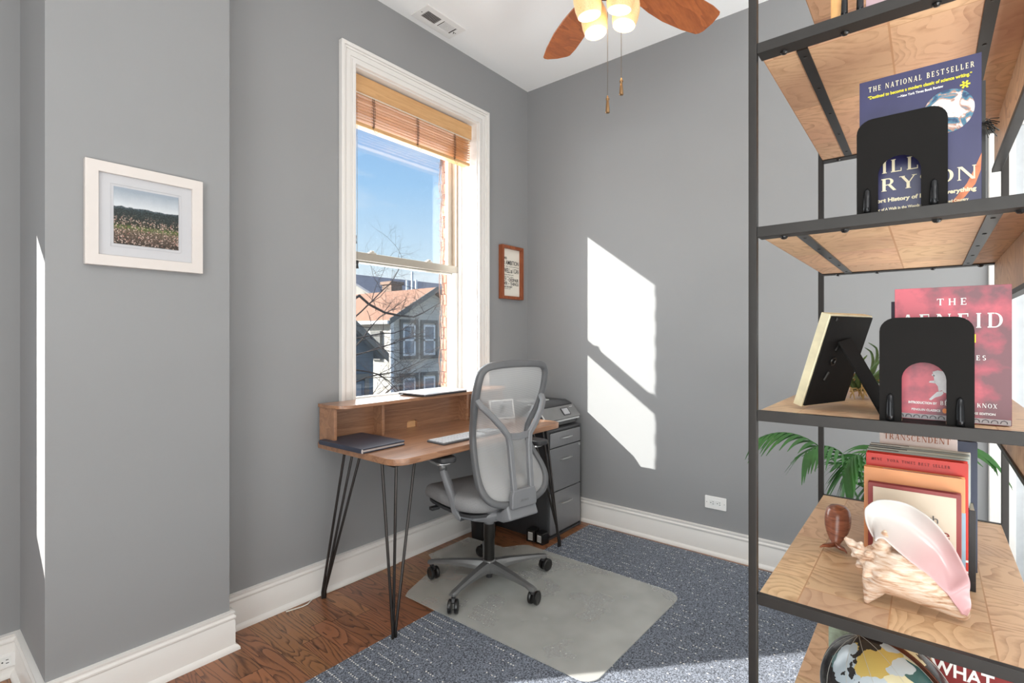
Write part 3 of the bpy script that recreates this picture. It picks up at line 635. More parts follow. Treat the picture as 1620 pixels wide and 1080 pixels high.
# body cross-section (y,z) extruded along x: sloping control front
MB().prism([(-.165,.006),(.19,.006),(.19,.105),(-.13,.105),(-.185,.075),(-.20,.045)], px0+.01, px1-.01, 'X').build('body', M_pr, pr, bevel=.006)
MB().prism([(-.175,.004),(.19,.004),(.19,.030),(-.192,.030)], px0+.016, px1-.016, 'X').build('base_tray', M_prg, pr, bevel=.003)
MB().prism([(-.213,.052),(-.205,.046),(-.150,.114),(-.150,.121),(-.156,.121)], px0, px1, 'X').build('control_panel', mat('printer_panel', (120,120,120), .35), pr, bevel=.003)
MB().prism([(-.206,.036),(-.198,.030),(-.196,.046),(-.206,.046)], px0+.004, px1-.004, 'X').build('panel_rim', M_prl, pr)
MB().prism([(-.150,.119),(.19,.119),(.19,.140),(.165,.150),(-.100,.150),(-.146,.128)], px0+.002, px1-.002, 'X').build('scanner_lid', M_pr, pr, bevel=.007)
ls_ = MB().prism(rrect(-.12,.10,-.065,.11,.05,8), .1495, .154).build('document_feeder', mat('printer_lid_grey', (150,150,148), .4), pr, bevel=.003)
MB().ring(rrect(-.10,.08,-.05,.095,.042,8), rrect(-.088,.068,-.038,.083,.036,8), .154, .156).build('feeder_ring', M_prl, ls_)
sl = Matrix.Translation((.075,-.184,.088)) @ Matrix.Rotation(R(51), 4, 'X')
MB().box(-.034,.034,-.022,.022,0,.0035, sl).build('screen', mat('printer_screen', (176,176,180), .2), pr)
MB().rectring(-.038,.038,-.026,.026,.004,0,.005,'Z',sl).build('screen_bezel', M_pr, pr)
MB().box(px0+.04,px1-.03,-.204,-.19,.030,.046).build('paper_slot', M_blk, pr)
MB().box(.145,.180,-.002,.002,0,.001, Matrix.Translation((0,-.166,.110)) @ Matrix.Rotation(R(51),4,'X')).build('maker_mark', M_prl, pr)

wb = thing('waste_bin', 'small black waste bin on the floor by the wall under the desk', 'bin', (-.640,-.150,0))
MB().lathe([(0,.0),(.068,0),(.072,.004),(.090,.30),(.093,.302),(.093,.296),(.086,.29),(.069,.01),(0,.008)], n=32).build('bucket', mat('bin_black', (34,33,34), .45), wb, smooth=True)

for (bx_, by_, rz_, lb, hh) in ((-.492,-.415,8,'black power brick with barred white label beside the filing cabinet, nearer the wall',.075),(-.488,-.485,-6,'black power brick with square white label at the front of the filing cabinet side',.068)):
    br = thing('power_brick', lb, 'power adapter', (bx_,by_,0), R(rz_))
    MB().box(-.030,.030,-.028,.028,.001,hh).build('housing', M_blk, br, bevel=.005)
    MB().box(-.0306,-.0296,-.016,.014,.014,hh-.014).build('rating_label', mat('label_white', (220,220,216), .6), br)
    for q in range(3): MB().box(-.031,-.0305,-.012+q*.009,-.009+q*.009,.018,hh-.02).build('label_print', M_ink, br)
cb = MB().tube([(-1.70,-.036,.003),(-1.72,-.050,.004),(-1.735,-.058,.003),(-1.76,-.060,.003),(-1.80,-.052,.003),(-1.83,-.045,.003)], .0026, n=7)
cb.tube([(-1.70,-.036,.003),(-1.66,-.034,.004),(-1.5,-.036,.003),(-1.2,-.036,.003)], .0026, n=7)
o = cb.build('white_cable', mat('cable_white', (230,226,218), .5)); tag(o, 'thin white cable on the floor along the baseboard behind the left desk leg', 'cable')

# ------------------------------------------------------------------ rug and chair mat
mr, t, b = base_mat('rug_weave'); n = t.nodes; l = t.links
tcn = n.new('ShaderNodeTexCoord'); sp = n.new('ShaderNodeSeparateXYZ'); l.new(tcn.outputs['Object'], sp.inputs[0])
def Mth(op, a, bb=None, c=None):
    k = n.new('ShaderNodeMath'); k.operation = op
    for i, v in enumerate((a, bb, c)):
        if v is None: continue
        if isinstance(v, (int, float)): k.inputs[i].default_value = v
        else: l.new(v, k.inputs[i])
    return k.outputs[0]
jit = n.new('ShaderNodeTexNoise'); jit.inputs['Scale'].default_value = 40; l.new(tcn.outputs['Object'], jit.inputs[0])
xx = Mth('ADD', Mth('DIVIDE', sp.outputs[0], .0455), Mth('MULTIPLY', jit.outputs[0], .22)); yy = Mth('DIVIDE', sp.outputs[1], .0125)
fx_ = Mth('ABSOLUTE', Mth('SUBTRACT', Mth('FRACT', xx), .5)); fy_ = Mth('ABSOLUTE', Mth('SUBTRACT', Mth('FRACT', yy), .5))
stitch = Mth('MULTIPLY', Mth('LESS_THAN', fx_, .055), Mth('LESS_THAN', fy_, .24))
cmb = n.new('ShaderNodeCombineXYZ'); l.new(Mth('FLOOR', xx), cmb.inputs[0]); l.new(Mth('FLOOR', yy), cmb.inputs[1])
wn = n.new('ShaderNodeTexWhiteNoise'); wn.noise_dimensions = '2D'; l.new(cmb.outputs[0], wn.inputs['Vector'])
den = n.new('ShaderNodeTexNoise'); den.inputs['Scale'].default_value = 4; l.new(tcn.outputs['Object'], den.inputs[0])
edge = Mth('LESS_THAN', Mth('ABSOLUTE', Mth('SUBTRACT', sp.outputs[1], .0)), 2.0)
near = n.new('ShaderNodeMapRange'); l.new(sp.outputs[1], near.inputs[0]); near.inputs[1].default_value = -.85; near.inputs[2].default_value = -.56; near.inputs[3].default_value = .22; near.inputs[4].default_value = .92
keep = Mth('LESS_THAN', wn.outputs['Value'], Mth('ADD', near.outputs[0], Mth('MULTIPLY', Mth('SUBTRACT', den.outputs[0], .5), .9)))
msk = Mth('MULTIPLY', stitch, keep)
h1 = n.new('ShaderNodeTexNoise'); h1.inputs['Scale'].default_value = 190; h1.inputs['Detail'].default_value = 2; l.new(tcn.outputs['Object'], h1.inputs[0])
r = n.new('ShaderNodeValToRGB'); r.color_ramp.elements[0].position = .36; r.color_ramp.elements[1].position = .66
r.color_ramp.elements[0].color = (*srgb((46,52,63)),1); r.color_ramp.elements[1].color = (*srgb((140,148,162)),1); l.new(h1.outputs[0], r.inputs[0])
mxr = n.new('ShaderNodeMix'); mxr.data_type = 'RGBA'; l.new(msk, mxr.inputs[0]); l.new(r.outputs[0], mxr.inputs[6]); mxr.inputs[7].default_value = (*srgb((236,234,228)),1)
l.new(mxr.outputs[2], b.inputs['Base Color']); b.inputs['Roughness'].default_value = .95; b.inputs['Sheen Weight'].default_value = .15
bpn = n.new('ShaderNodeBump'); bpn.inputs['Strength'].default_value = .8; bpn.inputs['Distance'].default_value = .004; l.new(h1.outputs[0], bpn.inputs['Height']); l.new(bpn.outputs[0], b.inputs['Normal'])
rg = MB(); gx0, gx1, gy0, gy1 = -2.85, -.060, -3.1, -.555
nx, ny = 140, 130
bmv = [[rg.bm.verts.new((gx0+(gx1-gx0)*i/nx, gy0+(gy1-gy0)*j/ny, .007+random.uniform(-.0005,.0005))) for j in range(ny+1)] for i in range(nx+1)]
for i in range(nx):
    for j in range(ny): rg.bm.faces.new((bmv[i][j], bmv[i+1][j], bmv[i+1][j+1], bmv[i][j+1]))
rim = [bmv[i][0] for i in range(nx+1)] + [bmv[nx][j] for j in range(1,ny+1)] + [bmv[i][ny] for i in range(nx-1,-1,-1)] + [bmv[0][j] for j in range(ny-1,0,-1)]
low = [rg.bm.verts.new((v.co.x, v.co.y, .0005)) for v in rim]
for i in range(len(rim)): rg.bm.faces.new((rim[i], low[i], low[(i+1)%len(rim)], rim[(i+1)%len(rim)]))
o = rg.build('area_rug', mr); tag(o, 'dark blue-grey woven rug with rows of white stitches on the wood floor', 'rug')

mm_, t, b = base_mat('frosted_vinyl'); n = t.nodes; l = t.links
b.inputs['Base Color'].default_value = (*srgb((216,216,210)),1); b.inputs['Roughness'].default_value = .25; b.inputs['Specular IOR Level'].default_value = .6
trn = n.new('ShaderNodeBsdfTransparent'); ms = n.new('ShaderNodeMixShader'); outn = n['Material Output']
tcn = n.new('ShaderNodeTexCoord'); nz = n.new('ShaderNodeTexNoise'); nz.inputs['Scale'].default_value = 5; l.new(tcn.outputs['Object'], nz.inputs[0])
mrg = n.new('ShaderNodeMapRange'); l.new(nz.outputs[0], mrg.inputs[0]); mrg.inputs[1].default_value = .3; mrg.inputs[2].default_value = .7; mrg.inputs[3].default_value = .34; mrg.inputs[4].default_value = .46
l.new(mrg.outputs[0], ms.inputs[0]); l.new(trn.outputs[0], ms.inputs[1]); l.new(b.outputs[0], ms.inputs[2]); l.new(ms.outputs[0], outn.inputs[0])
nb = n.new('ShaderNodeTexNoise'); nb.inputs['Scale'].default_value = 160; l.new(tcn.outputs['Object'], nb.inputs[0]); bb_ = n.new('ShaderNodeBump'); bb_.inputs['Strength'].default_value = .25; bb_.inputs['Distance'].default_value = .001; l.new(nb.outputs[0], bb_.inputs['Height']); l.new(bb_.outputs[0], b.inputs['Normal'])
def arc(cx, cy, r_, a0, a1, k=6): return [(cx+r_*math.cos(R(a0+(a1-a0)*i/k)), cy+r_*math.sin(R(a0+(a1-a0)*i/k))) for i in range(k+1)]
poly = arc(-1.345,-1.295,.06,180,270) + arc(-.655,-1.295,.07,270,360) + [(-.585,-.56)] + arc(-.645,-.47,.06,0,60) + [(-.70,-.36),(-.72,-.10)] + [(-1.04,-.10),(-1.09,-.20)] + [(-1.13,-.245),(-1.38,-.335),(-1.415,-.36)]
cmt = MB().prism(poly, .0095, .0125); o = cmt.build('chair_mat', mm_); tag(o, 'translucent frosted plastic mat under the desk chair, partly on the rug', 'chair mat')

# ------------------------------------------------------------------ office chair (local frame: +y is forward)
chair = thing('office_chair', 'grey mesh-backed swivel office chair on castors facing the desk', 'office chair', (-1.07,-.58,.0125), R(-10))
M_pl = mat('chair_grey_plastic', (128,129,132), .42, .1, var=.03); M_pd = mat('chair_dark_plastic', (52,52,54), .45); M_fab = mat('seat_fabric', (142,141,142), .9, var=.08, vs=260, bump=.3, bs=500)
M_foot = mat('chair_base_metal', (128,128,128), .32, .55, var=.04)
mme, t, b = base_mat('back_mesh_fabric'); n = t.nodes; l = t.links
b.inputs['Base Color'].default_value = (*srgb((196,196,196)),1); b.inputs['Roughness'].default_value = .7
trn = n.new('ShaderNodeBsdfTransparent'); ms = n.new('ShaderNodeMixShader'); tcn = n.new('ShaderNodeTexCoord')
wv = n.new('ShaderNodeTexWave'); wv.inputs['Scale'].default_value = 70; wv.inputs['Distortion'].default_value = .6; wv.bands_direction = 'Z'; l.new(tcn.outputs['Object'], wv.inputs[0])
mrg = n.new('ShaderNodeMapRange'); l.new(wv.outputs['Fac'], mrg.inputs[0]); mrg.inputs[3].default_value = .50; mrg.inputs[4].default_value = .74
l.new(mrg.outputs[0], ms.inputs[0]); l.new(trn.outputs[0], ms.inputs[1]); l.new(b.outputs[0], ms.inputs[2]); l.new(ms.outputs[0], n['Material Output'].inputs[0])
zc = -.0125
# base: five arms with castors
for k, wa in enumerate((46,118,190,262,334)):
    a = R(wa+10); Mr = Matrix.Rotation(a, 4, 'Z')
    rings = []
    for r_, wd, z0, z1 in ((.018,.030,.062,.112),(.05,.028,.070,.112),(.12,.024,.078,.108),(.20,.020,.080,.100),(.27,.017,.078,.092),(.300,.018,.070,.088),(.318,.012,.072,.084)):
        rings.append([Mr @ Vector((r_, u, v)) for u, v in ((-wd,z0),(wd,z0),(wd*.98,z0+(z1-z0)*.55),(wd*.55,z1),(-wd*.55,z1),(-wd*.98,z0+(z1-z0)*.55))])
    MB().loft(rings).build('base_arm', M_foot, chair, auto=30)
    cs = MB(); cp = Mr @ Vector((.300,0,0)); sw = a + (.9,2.4,.5,1.9,.3)[k]; Mc = Matrix.Translation(cp) @ Matrix.Rotation(sw, 4, 'Z')
    cs.cyl(Mc @ Vector((0,0,.055)), Mc @ Vector((0,0,.082)), .010)
    cs.tube([Mc @ Vector((0,0,.058)), Mc @ Vector((.012,0,.056)), Mc @ Vector((.022,0,.044))], 1, flat=(.020,.014), up=Mc.to_3x3() @ Vector((1,0,.01)))
    cas_ = cs.build('castor', M_pd, chair)
    for sgn in (-1,1):
        c0 = Vector((.020, sgn*.007, .031)); c1 = Vector((.020, sgn*.024, .0275))
        Ml = Mc @ Matrix.Translation(c0) @ Matrix.Rotation(R(-90*sgn), 4, 'X')
        MB().lathe([(0,0),(.0295,0),(.031,.003),(.031,.012),(.027,.016),(.021,.0165),(.019,.0145),(0,.0145)], n=24, M=Ml).build('castor_wheel', M_blk, cas_, auto=40)
MB().lathe([(0,.052),(.024,.052),(.034,.064),(.036,.10),(.032,.113),(.027,.118),(0,.118)], n=28).build('hub', M_foot, chair, smooth=True)
MB().cyl((0,0,.03),(0,0,.055),.016).build('hub_bushing', M_pd, chair)
MB().lathe([(0,.11),(.026,.11),(.026,.22),(.028,.225),(.028,.295),(0,.295)], n=24).build('gas_spring', M_steel, chair, auto=40)
MB().lathe([(0,.29),(.024,.29),(.024,.345),(.031,.35),(.034,.385),(0,.385)], n=24).build('column_collar', M_pl, chair, auto=40)
MB().box(-.085,.085,-.13,.15,.378,.402).box(-.15,.15,.10,.22,.392,.412).box(-.11,.11,-.16,.10,.398,.412).build('tilt_mechanism', M_pd, chair, bevel=.008)
MB().tube([(-.10,.13,.385),(-.16,.14,.383),(-.215,.15,.380)], .006).box(-.245,-.200,.135,.165,.372,.388).build('tilt_lever', M_pd, chair, bevel=.003)
# seat cushion
def seat_rings():
    rings = []; zs = [(.408,.86),(.412,.93),(.424,.985),(.445,1.0),(.462,.985),(.474,.95),(.481,.88),(.484,.7),(.485,.35)]
    for z, k in zs:
        ring = []
        for i in range(48):
            a = 2*PI*i/48; c, s_ = math.cos(a), math.sin(a); e = 2/4.2
            x = .250*k*math.copysign(abs(c)**e, c); y = .245*k*math.copysign(abs(s_)**e, s_) + .055
            if y > .055: x *= 1-.05*((y-.055)/.245)
            zz = z - (.038*max(0,(y-.16)/.14)**2) + (.012*(abs(x)/.25)**3) + .008*max(0,(-y-.05)/.15)
            ring.append((x,y,zz))
        rings.append(ring)
    return rings
seat = MB().loft(seat_rings()).build('seat', M_fab, chair, smooth=True)
MB().loft([[(x*.92, (y-.055)*.92+.055, z_) for x,y,_ in seat_rings()[3]] for z_ in (.398,.412)]).build('seat_pan', M_pd, chair)
# backrest profile: z -> (half width, y)
PR = [(.455,.075,-.215),(.462,.120,-.218),(.478,.158,-.222),(.505,.186,-.220),(.54,.200,-.208),(.58,.199,-.185),(.62,.190,-.155),(.66,.177,-.125),(.70,.168,-.103),(.74,.166,-.095),(.78,.170,-.100),(.82,.179,-.120),(.86,.190,-.142),(.90,.199,-.162),(.95,.204,-.180),(1.0,.204,-.194),(1.04,.200,-.203),(1.065,.190,-.207),(1.082,.168,-.210),(1.088,.130,-.211)]
def bkpt(z, w, y, u): return Vector((w*u, y + .030*abs(u)**2*(w/.2)**2 - .012, z))
g = MB(); nu = 16; rows = []
for z, w, y in PR: rows.append([g.bm.verts.new(bkpt(z, w-.010, y+.004, -1+2*i/nu)) for i in range(nu+1)])
for a_, b_ in zip(rows, rows[1:]):
    for i in range(nu): g.bm.faces.new((a_[i], a_[i+1], b_[i+1], b_[i]))
bkr = g.build('backrest', mme, chair, smooth=True, label='pale see-through mesh back')
path = [bkpt(z,w,y,1) for z,w,y in PR]; path2 = [bkpt(z,w,y,-1) for z,w,y in PR]
top = [Vector((.130*math.cos(R(a)), PR[-1][2]+.0, 1.088+.004*math.sin(R(a)))) for a in (60,90,120)]
loop = path + top + path2[::-1]
bot = [Vector((x, -.222, .450)) for x in (-.04, 0, .04)]
loop = loop + bot; fr = MB()
# closed rectangular sweep
def closed_sweep(mb, pts, w, h, wf=None):
    n_ = len(pts); rings = []
    for i, p in enumerate(pts):
        d = (pts[(i+1)%n_]-pts[i-1]).normalized(); up = Vector((0,1,0)); a = d.cross(up).normalized(); b2 = a.cross(d).normalized()
        ww = w*(wf(p) if wf else 1)/2; hh = h/2; c = min(ww,hh)*.35
        rings.append([p + a*u + b2*v for u, v in ((-ww+c,-hh),(ww-c,-hh),(ww,-hh+c),(ww,hh-c),(ww-c,hh),(-ww+c,hh),(-ww,hh-c),(-ww,-hh+c))])
    V_ = [[mb.bm.verts.new(q) for q in r_] for r_ in rings]
    for i in range(n_):
        for j in range(8): mb.bm.faces.new((V_[i][j], V_[i][(j+1)%8], V_[(i+1)%n_][(j+1)%8], V_[(i+1)%n_][j]))
closed_sweep(fr, loop, .024, .032, lambda p: 1.45 if p.z > .88 else (1.05 if p.z > .56 else 1.35))
fo_ = fr.build('back_frame', mat('chair_charcoal_plastic', (104,105,107), .42, .1), chair, auto=50)
sg = fo_.modifiers.new('sub', 'SUBSURF'); sg.levels = 1; sg.render_levels = 1
sp_ = MB()
for sx_ in (-1, 1):
    pth = [(sx_*.200,-.158,.935),(sx_*.190,-.185,.905),(sx_*.150,-.210,.860),(sx_*.100,-.222,.805),(sx_*.066,-.222,.765),(sx_*.058,-.226,.720),(sx_*.055,-.234,.63),(sx_*.052,-.244,.54),(sx_*.052,-.248,.50),(sx_*.050,-.246,.455)]
    sp_.tube(pth, 1, flat=(.026,.024), up=(0,1,0))
sp_.tube([(-.064,-.222,.762),(0,-.226,.757),(.064,-.222,.762)], 1, flat=(.030,.012), up=(0,1,0))
sp_.build('back_support', M_pl, chair, auto=40)
MB().prism([(-.075,.44),(.075,.44),(.074,.50),(.064,.525),(-.064,.525),(-.074,.50)], -.262, -.236, 'Y').build('support_plate', M_pl, chair, bevel=.006)
text('maker_lettering', 'novo', .024, Matrix(((1,0,0,-.022),(0,0,-1,-.2625),(0,1,0,.468),(0,0,0,1))), mat('chair_mark_grey',(110,110,112),.5), chair, width=.045)
# yoke and arms
yk = MB()
yk.loft([[Vector((x, y, z)) for x, y, z in r_] for r_ in (
  [(-.085,-.265,.395),(.085,-.265,.395),(.085,-.235,.462),(-.085,-.235,.462)],
  [(-.105,-.225,.380),(.105,-.225,.380),(.10,-.205,.425),(-.10,-.205,.425)],
  [(-.10,-.13,.372),(.10,-.13,.372),(.095,-.13,.405),(-.095,-.13,.405)],
  [(-.06,.02,.372),(.06,.02,.372),(.06,.02,.395),(-.06,.02,.395)])])
yk.build('yoke', M_pl, chair, bevel=.01)
for sx_ in (-1, 1):
    pth = [(sx_*.06,-.175,.395),(sx_*.12,-.150,.390),(sx_*.17,-.105,.388),(sx_*.205,-.06,.392),(sx_*.217,-.045,.402),(sx_*.226,-.038,.42),(sx_*.240,-.030,.48),(sx_*.262,-.018,.56),(sx_*.276,-.010,.61)]
    ar = MB().tube(pth, [1.0,1.05,1,.95,.95,.95,.92,.9,.86], flat=(.050,.030), up=(sx_*.6,.8,.25)).build('arm_post', M_pl, chair, auto=45)
    MB().cyl((sx_*.277,-.010,.605),(sx_*.280,-.008,.640),.018).build('arm_sleeve', M_foot, ar, smooth=True)
    Ma = Matrix.Translation((sx_*.282,.030,.648)) @ Matrix.Rotation(R(sx_*6), 4, 'Z')
    MB().prism(rrect(-.036,.036,-.085,.085,.02), -.010, .002, M=Ma).build('armpad_bracket', mat('arm_silver', (190,190,190), .25, .7), chair, bevel=.002)
    MB().prism(rrect(-.044,.044,-.120,.115,.028,6), .003, .030, M=Ma).build('armpad', M_pd, chair, bevel=.008, seg=3)
MB().box(-.012,.012,-.226,-.212,.48,.50).build('back_clip', M_pd, chair)

# ------------------------------------------------------------------ open shelf unit
SX, SY, SL, SD, SP, Z3 = -1.952, -2.021, .771, .386, .33532, 1.092
ZL = [Z3+(3-k)*SP for k in range(0, 7)]     # ZL[k] = top of board k
SXB, SYR = SX+SL, SY-SD
unit = thing('shelf_unit', 'tall open shelf unit of light wood boards in a black iron frame at the right', 'shelf', (SX+SL/2, SY-SD/2, 0)); ou = (SX+SL/2, SY-SD/2, 0)
P_ = .014
for x_, y_ in ((SX-.003, SY), (SXB-P_+.011, SY), (SX-.003, SYR-P_), (SXB-P_+.011, SYR-P_)):
    MB().box(x_, x_+P_, y_, y_+P_, .0078, ZL[0]+.03).build('post', M_iron, unit, ou, bevel=.001)
bt = .014
mgs = [M_mango_u, M_mango_u, M_mango_u, M_mango, M_mango, M_mango, M_mango]
for k in range(7):
    z = ZL[k]
    for a_, b_ in ((SX, SX+.034), (SXB, SXB-.034)):
        q_ = 1 if b_ > a_ else -1
        MB().prism([(a_,z-.018),(b_,z-.018),(b_,z-.0152),(a_+q_*.012,z-.0152),(a_+q_*.012,z+.001),(a_,z+.001)], SYR, SY, 'Y').build('shelf_rail', M_iron, unit, ou, bevel=.0006)
    bd = MB().box(SX+.0125, SXB-.0125, SYR+.001, SY-.001, z-.0145, z).build('shelf_board', mgs[k], unit, ou, bevel=.0008)
    for y_ in (SY-.066, SYR+.066): MB().box(SX+.040, SXB-.036, y_-.009, y_+.009, z-.0170, z-.0145).build('stiffener_strip', M_steel, bd, ou)
    if k in (1, 2):
        for y_ in (SY-.040, (SY+SYR)/2+.06, (SY+SYR)/2-.06, SYR+.040):
            for x_ in (SX+.024, SXB-.024): MB().lathe([(0,z-.0235),(.004,z-.0225),(.0062,z-.020),(.0065,z-.018),(0,z-.018)], x_, y_, 12).build('bolt', M_blk, bd, ou)
        for y_ in (SY-.066, SYR+.066):
            for q in range(5): MB().lathe([(0,z-.0185),(.003,z-.018),(.0032,z-.017),(0,z-.017)], SX+.07+q*.155, y_, 8).build('screw', M_blk, bd, ou)
    if k in (1,2,3):
        pz = z-.108
        sdp = MB().box(SX+.013, SXB-.013, SYR+.002, SYR+.014, pz, z-.015).build('side_panel', M_mango, unit, ou, bevel=.001)
        MB().box(SX, SXB, SYR+.0, SYR+.018, pz-.010, pz).box(SX, SX+.013, SYR, SYR+.016, pz, z-.018).build('side_rail', M_iron, unit, ou, bevel=.001)

# ---- books: local frame x right (-y world), y into shelf (+x world), z up ; origin bottom-left-front
def fr_right(x, y, z, rot=0): return Matrix.Translation((x,y,z)) @ Matrix.Rotation(R(-90+rot), 4, 'Z')
def book(label, x, y, z, w, h, t, mcov, rot=0, group=None, pages=(226,220,206), pageset=.003, cat='book', name='book', hard=False, cd=.0012):
    o = bpy.data.objects.new(name, None); C.objects.link(o); o.empty_display_size = .05
    o.location = (x,y,z); o.rotation_euler = (0,0,R(-90+rot)); tag(o, label, cat, group)
    over = .003 if hard else 0
    cv = MB().box(0, w, 0, cd, 0, h).box(0, w, t-cd, t, 0, h).box(0, cd, cd, t-cd, 0, h)
    c_ = cv.build('cover', mcov, o, bevel=.0005)
    MB().box(cd, w-.0015-over, cd, t-cd, .0006+over, h-.0012-over).build('pages', mat('book_pages_%d'%pages[0], pages, .85, var=.04, vs=90), o)
    return o, c_
# cover text plane: x right, y up, z toward viewer (-y local)
def cvM(x, z, e=.0006): return Matrix(((1,0,0,x),(0,0,-1,-e),(0,1,0,z),(0,0,0,1)))

M_cream = mat('print_cream', (244,232,200), .7); M_yel = mat('print_yellow', (226,214,60), .7); M_wht = mat('print_white', (240,238,236), .7)
# level 2: navy science paperback
navy, t, b = base_mat('navy_cover'); n = t.nodes; l = t.links
tcn = n.new('ShaderNodeTexCoord'); mpg = n.new('ShaderNodeMapping'); mpg.inputs['Rotation'].default_value = (0,R(-28),0); mpg.inputs['Scale'].default_value = (18,1,7); l.new(tcn.outputs['Object'], mpg.inputs[0])
no = n.new('ShaderNodeTexNoise'); no.inputs['Scale'].default_value = 1.6; l.new(mpg.outputs[0], no.inputs[0])
r = n.new('ShaderNodeValToRGB'); r.color_ramp.elements[0].color = (*srgb((36,34,74)),1); r.color_ramp.elements[1].color = (*srgb((54,53,98)),1); l.new(no.outputs[0], r.inputs[0]); l.new(r.outputs[0], b.inputs['Base Color']); b.inputs['Roughness'].default_value = .32
bw, bh = .155, .234
b2, c2 = book('navy blue paperback with a photo of the Earth and large cream title letters, held by a bookend', -1.900, -2.172, ZL[2]+.0016, bw, bh, .032, navy)
b2['label'] = 'navy blue paperback showing a planet and large cream title letters behind a black bookend'
def u2(px): return px
serif('cover_title', 'THE NATIONAL BESTSELLER', .0085, cvM(.013, bh-.020), M_cream, c2, spacing=.35, width=.134)
text('cover_lettering', '\u201cDestined to become a modern classic of science writing.\u201d', .0075, cvM(.012, bh-.032), M_yel, c2, width=.132, bold=.0002)
text('cover_lettering', '\u2014New York Times Book Review', .0055, cvM(.052, bh-.0405), M_wht, c2, width=.058, bold=.0001)
serif('cover_title', 'BILL', .021, cvM(.009, .072), M_cream, c2, spacing=.2, width=.072)
serif('cover_title', 'BRYSON', .021, cvM(.008, .042), M_cream, c2, spacing=.10, width=.143)
text('cover_lettering', 'A Short History of Nearly Everything', .0088, cvM(.006, .024), M_cream, c2, width=.143, bold=.0004)
text('cover_lettering', 'Author of A Walk in the Woods and In a Sunburned Country', .006, cvM(.014, .010), M_cream, c2, width=.126, bold=.0002)
ms_, t, b = base_mat('earth_print'); n = t.nodes; l = t.links
tcn = n.new('ShaderNodeTexCoord'); no = n.new('ShaderNodeTexNoise'); no.inputs['Scale'].default_value = 36; no.inputs['Detail'].default_value = 5; no.inputs['Distortion'].default_value = 1.6; l.new(tcn.outputs['Object'], no.inputs[0])
r = n.new('ShaderNodeValToRGB'); e = r.color_ramp.elements; e[0].position = .36; e[0].color = (*srgb((28,60,96)),1); e[1].position = .58; e[1].color = (*srgb((238,240,240)),1)
m_ = e.new(.46); m_.color = (*srgb((74,128,150)),1); m_ = e.new(.50); m_.color = (*srgb((170,120,96)),1); l.new(no.outputs[0], r.inputs[0]); l.new(r.outputs[0], b.inputs['Base Color']); b.inputs['Roughness'].default_value = .4
MB().prism([(.116+.031*math.cos(2*PI*i/40), .154+.034*math.sin(2*PI*i/40)) for i in range(40)], -.0008, 0, 'Y').build('cover_picture', ms_, c2)
st = MB(); 
for q in range(6):
    Mq = Matrix.Translation((.136,0,.190)) @ Matrix.Rotation(R(30+60*q),4,'Y'); st.box(-.0012,.0012,-.0009,0,.0008,.0060,Mq)
st.build('cover_asterisk', M_yel, c2)
MB().prism([(.120,.0),(.136,.016),(.148,.034),(.154,.054),(.155,.080),(.147,.058),(.138,.036),(.126,.018),(.112,.0)], -.0003, 0, 'Y').build('cover_flame', mat('print_orange', (214,130,92), .6, var=.25, vs=60), c2)
ts = MB(); rt = random.Random(5)
for q in range(22):
    a_ = Vector((bw-.002, .016, .128)); d_ = Vector((rt.uniform(.010,.024), rt.uniform(-.006,.006), rt.uniform(-.022,.008)))
    ts.tube([a_, a_+d_*.5+Vector((.002,0,.004)), a_+d_], .0007, n=4)
ts.tube([(bw-.02,.016,.13),(bw+.004,.016,.128)], .0014, n=5)
ts.build('bookmark_tassel', M_blk, b2)
book('thin dark hardback standing just behind the navy paperback, its black edge showing at right', -1.862, -2.176, ZL[2]+.0005, .158, .205, .024, mat('black_cover', (34,32,34), .4), hard=True)
# bookends
M_bend = mat('matt_black_metal', (24,22,21), .62, var=.05, spec=.12)
M_rib = mat('polished_black_metal', (40,40,42), .22, .6, var=.03)
def bookend(label, x, y, z, w, h, group='black metal bookends before the paperbacks'):
    o = bpy.data.objects.new('bookend', None); C.objects.link(o); o.location = (x,y,z); o.rotation_euler = (0,0,R(-90)); tag(o, label, 'bookend', group)
    aw, ah = w*.235, h*.575; cxm = w*.487
    out_ = [(0,0)] + [(cxm-aw,0),(cxm-aw,ah-aw*.95)] + [(cxm+aw*math.cos(R(a)), ah-aw+ (aw)*math.sin(R(a))) for a in range(170,0,-12)] + [(cxm+aw,ah-aw*.95),(cxm+aw,0),(w,0)] + [(w, h-.026)] + [(w-.022+.022*math.cos(R(a)), h-.022+.022*math.sin(R(a))) for a in range(0,91,15)] + [(.022+.022*math.cos(R(a)), h-.022+.022*math.sin(R(a))) for a in range(90,181,15)]
    MB().prism(out_, 0, .0016, 'Y').build('upright_plate', M_bend, o, bevel=.0006)
    MB().box(0, w, -.0085, 0, 0, .0016).box(cxm-aw, cxm+aw, .0016, .085, 0, .0012).build('foot_plate', M_bend, o, bevel=.0006)
    for cx_ in (w*.125, w*.86):
        MB().tube([(cx_,-.0060,.0022),(cx_,-.0035,.012),(cx_,-.0012,.026),(cx_,.0002,.040),(cx_,.0012,.0445)], [.0052,.0052,.0050,.0044,.0015], n=16).build('stiffening_rib', M_rib, o, smooth=True)
    return o
bookend('black metal bookend with arched cutout standing before the navy paperback', -1.934, -2.171, ZL[2], .116, .158)
bookend('black metal bookend with arched cutout standing before the red paperback', -1.938, -2.202, ZL[3], .115, .166)

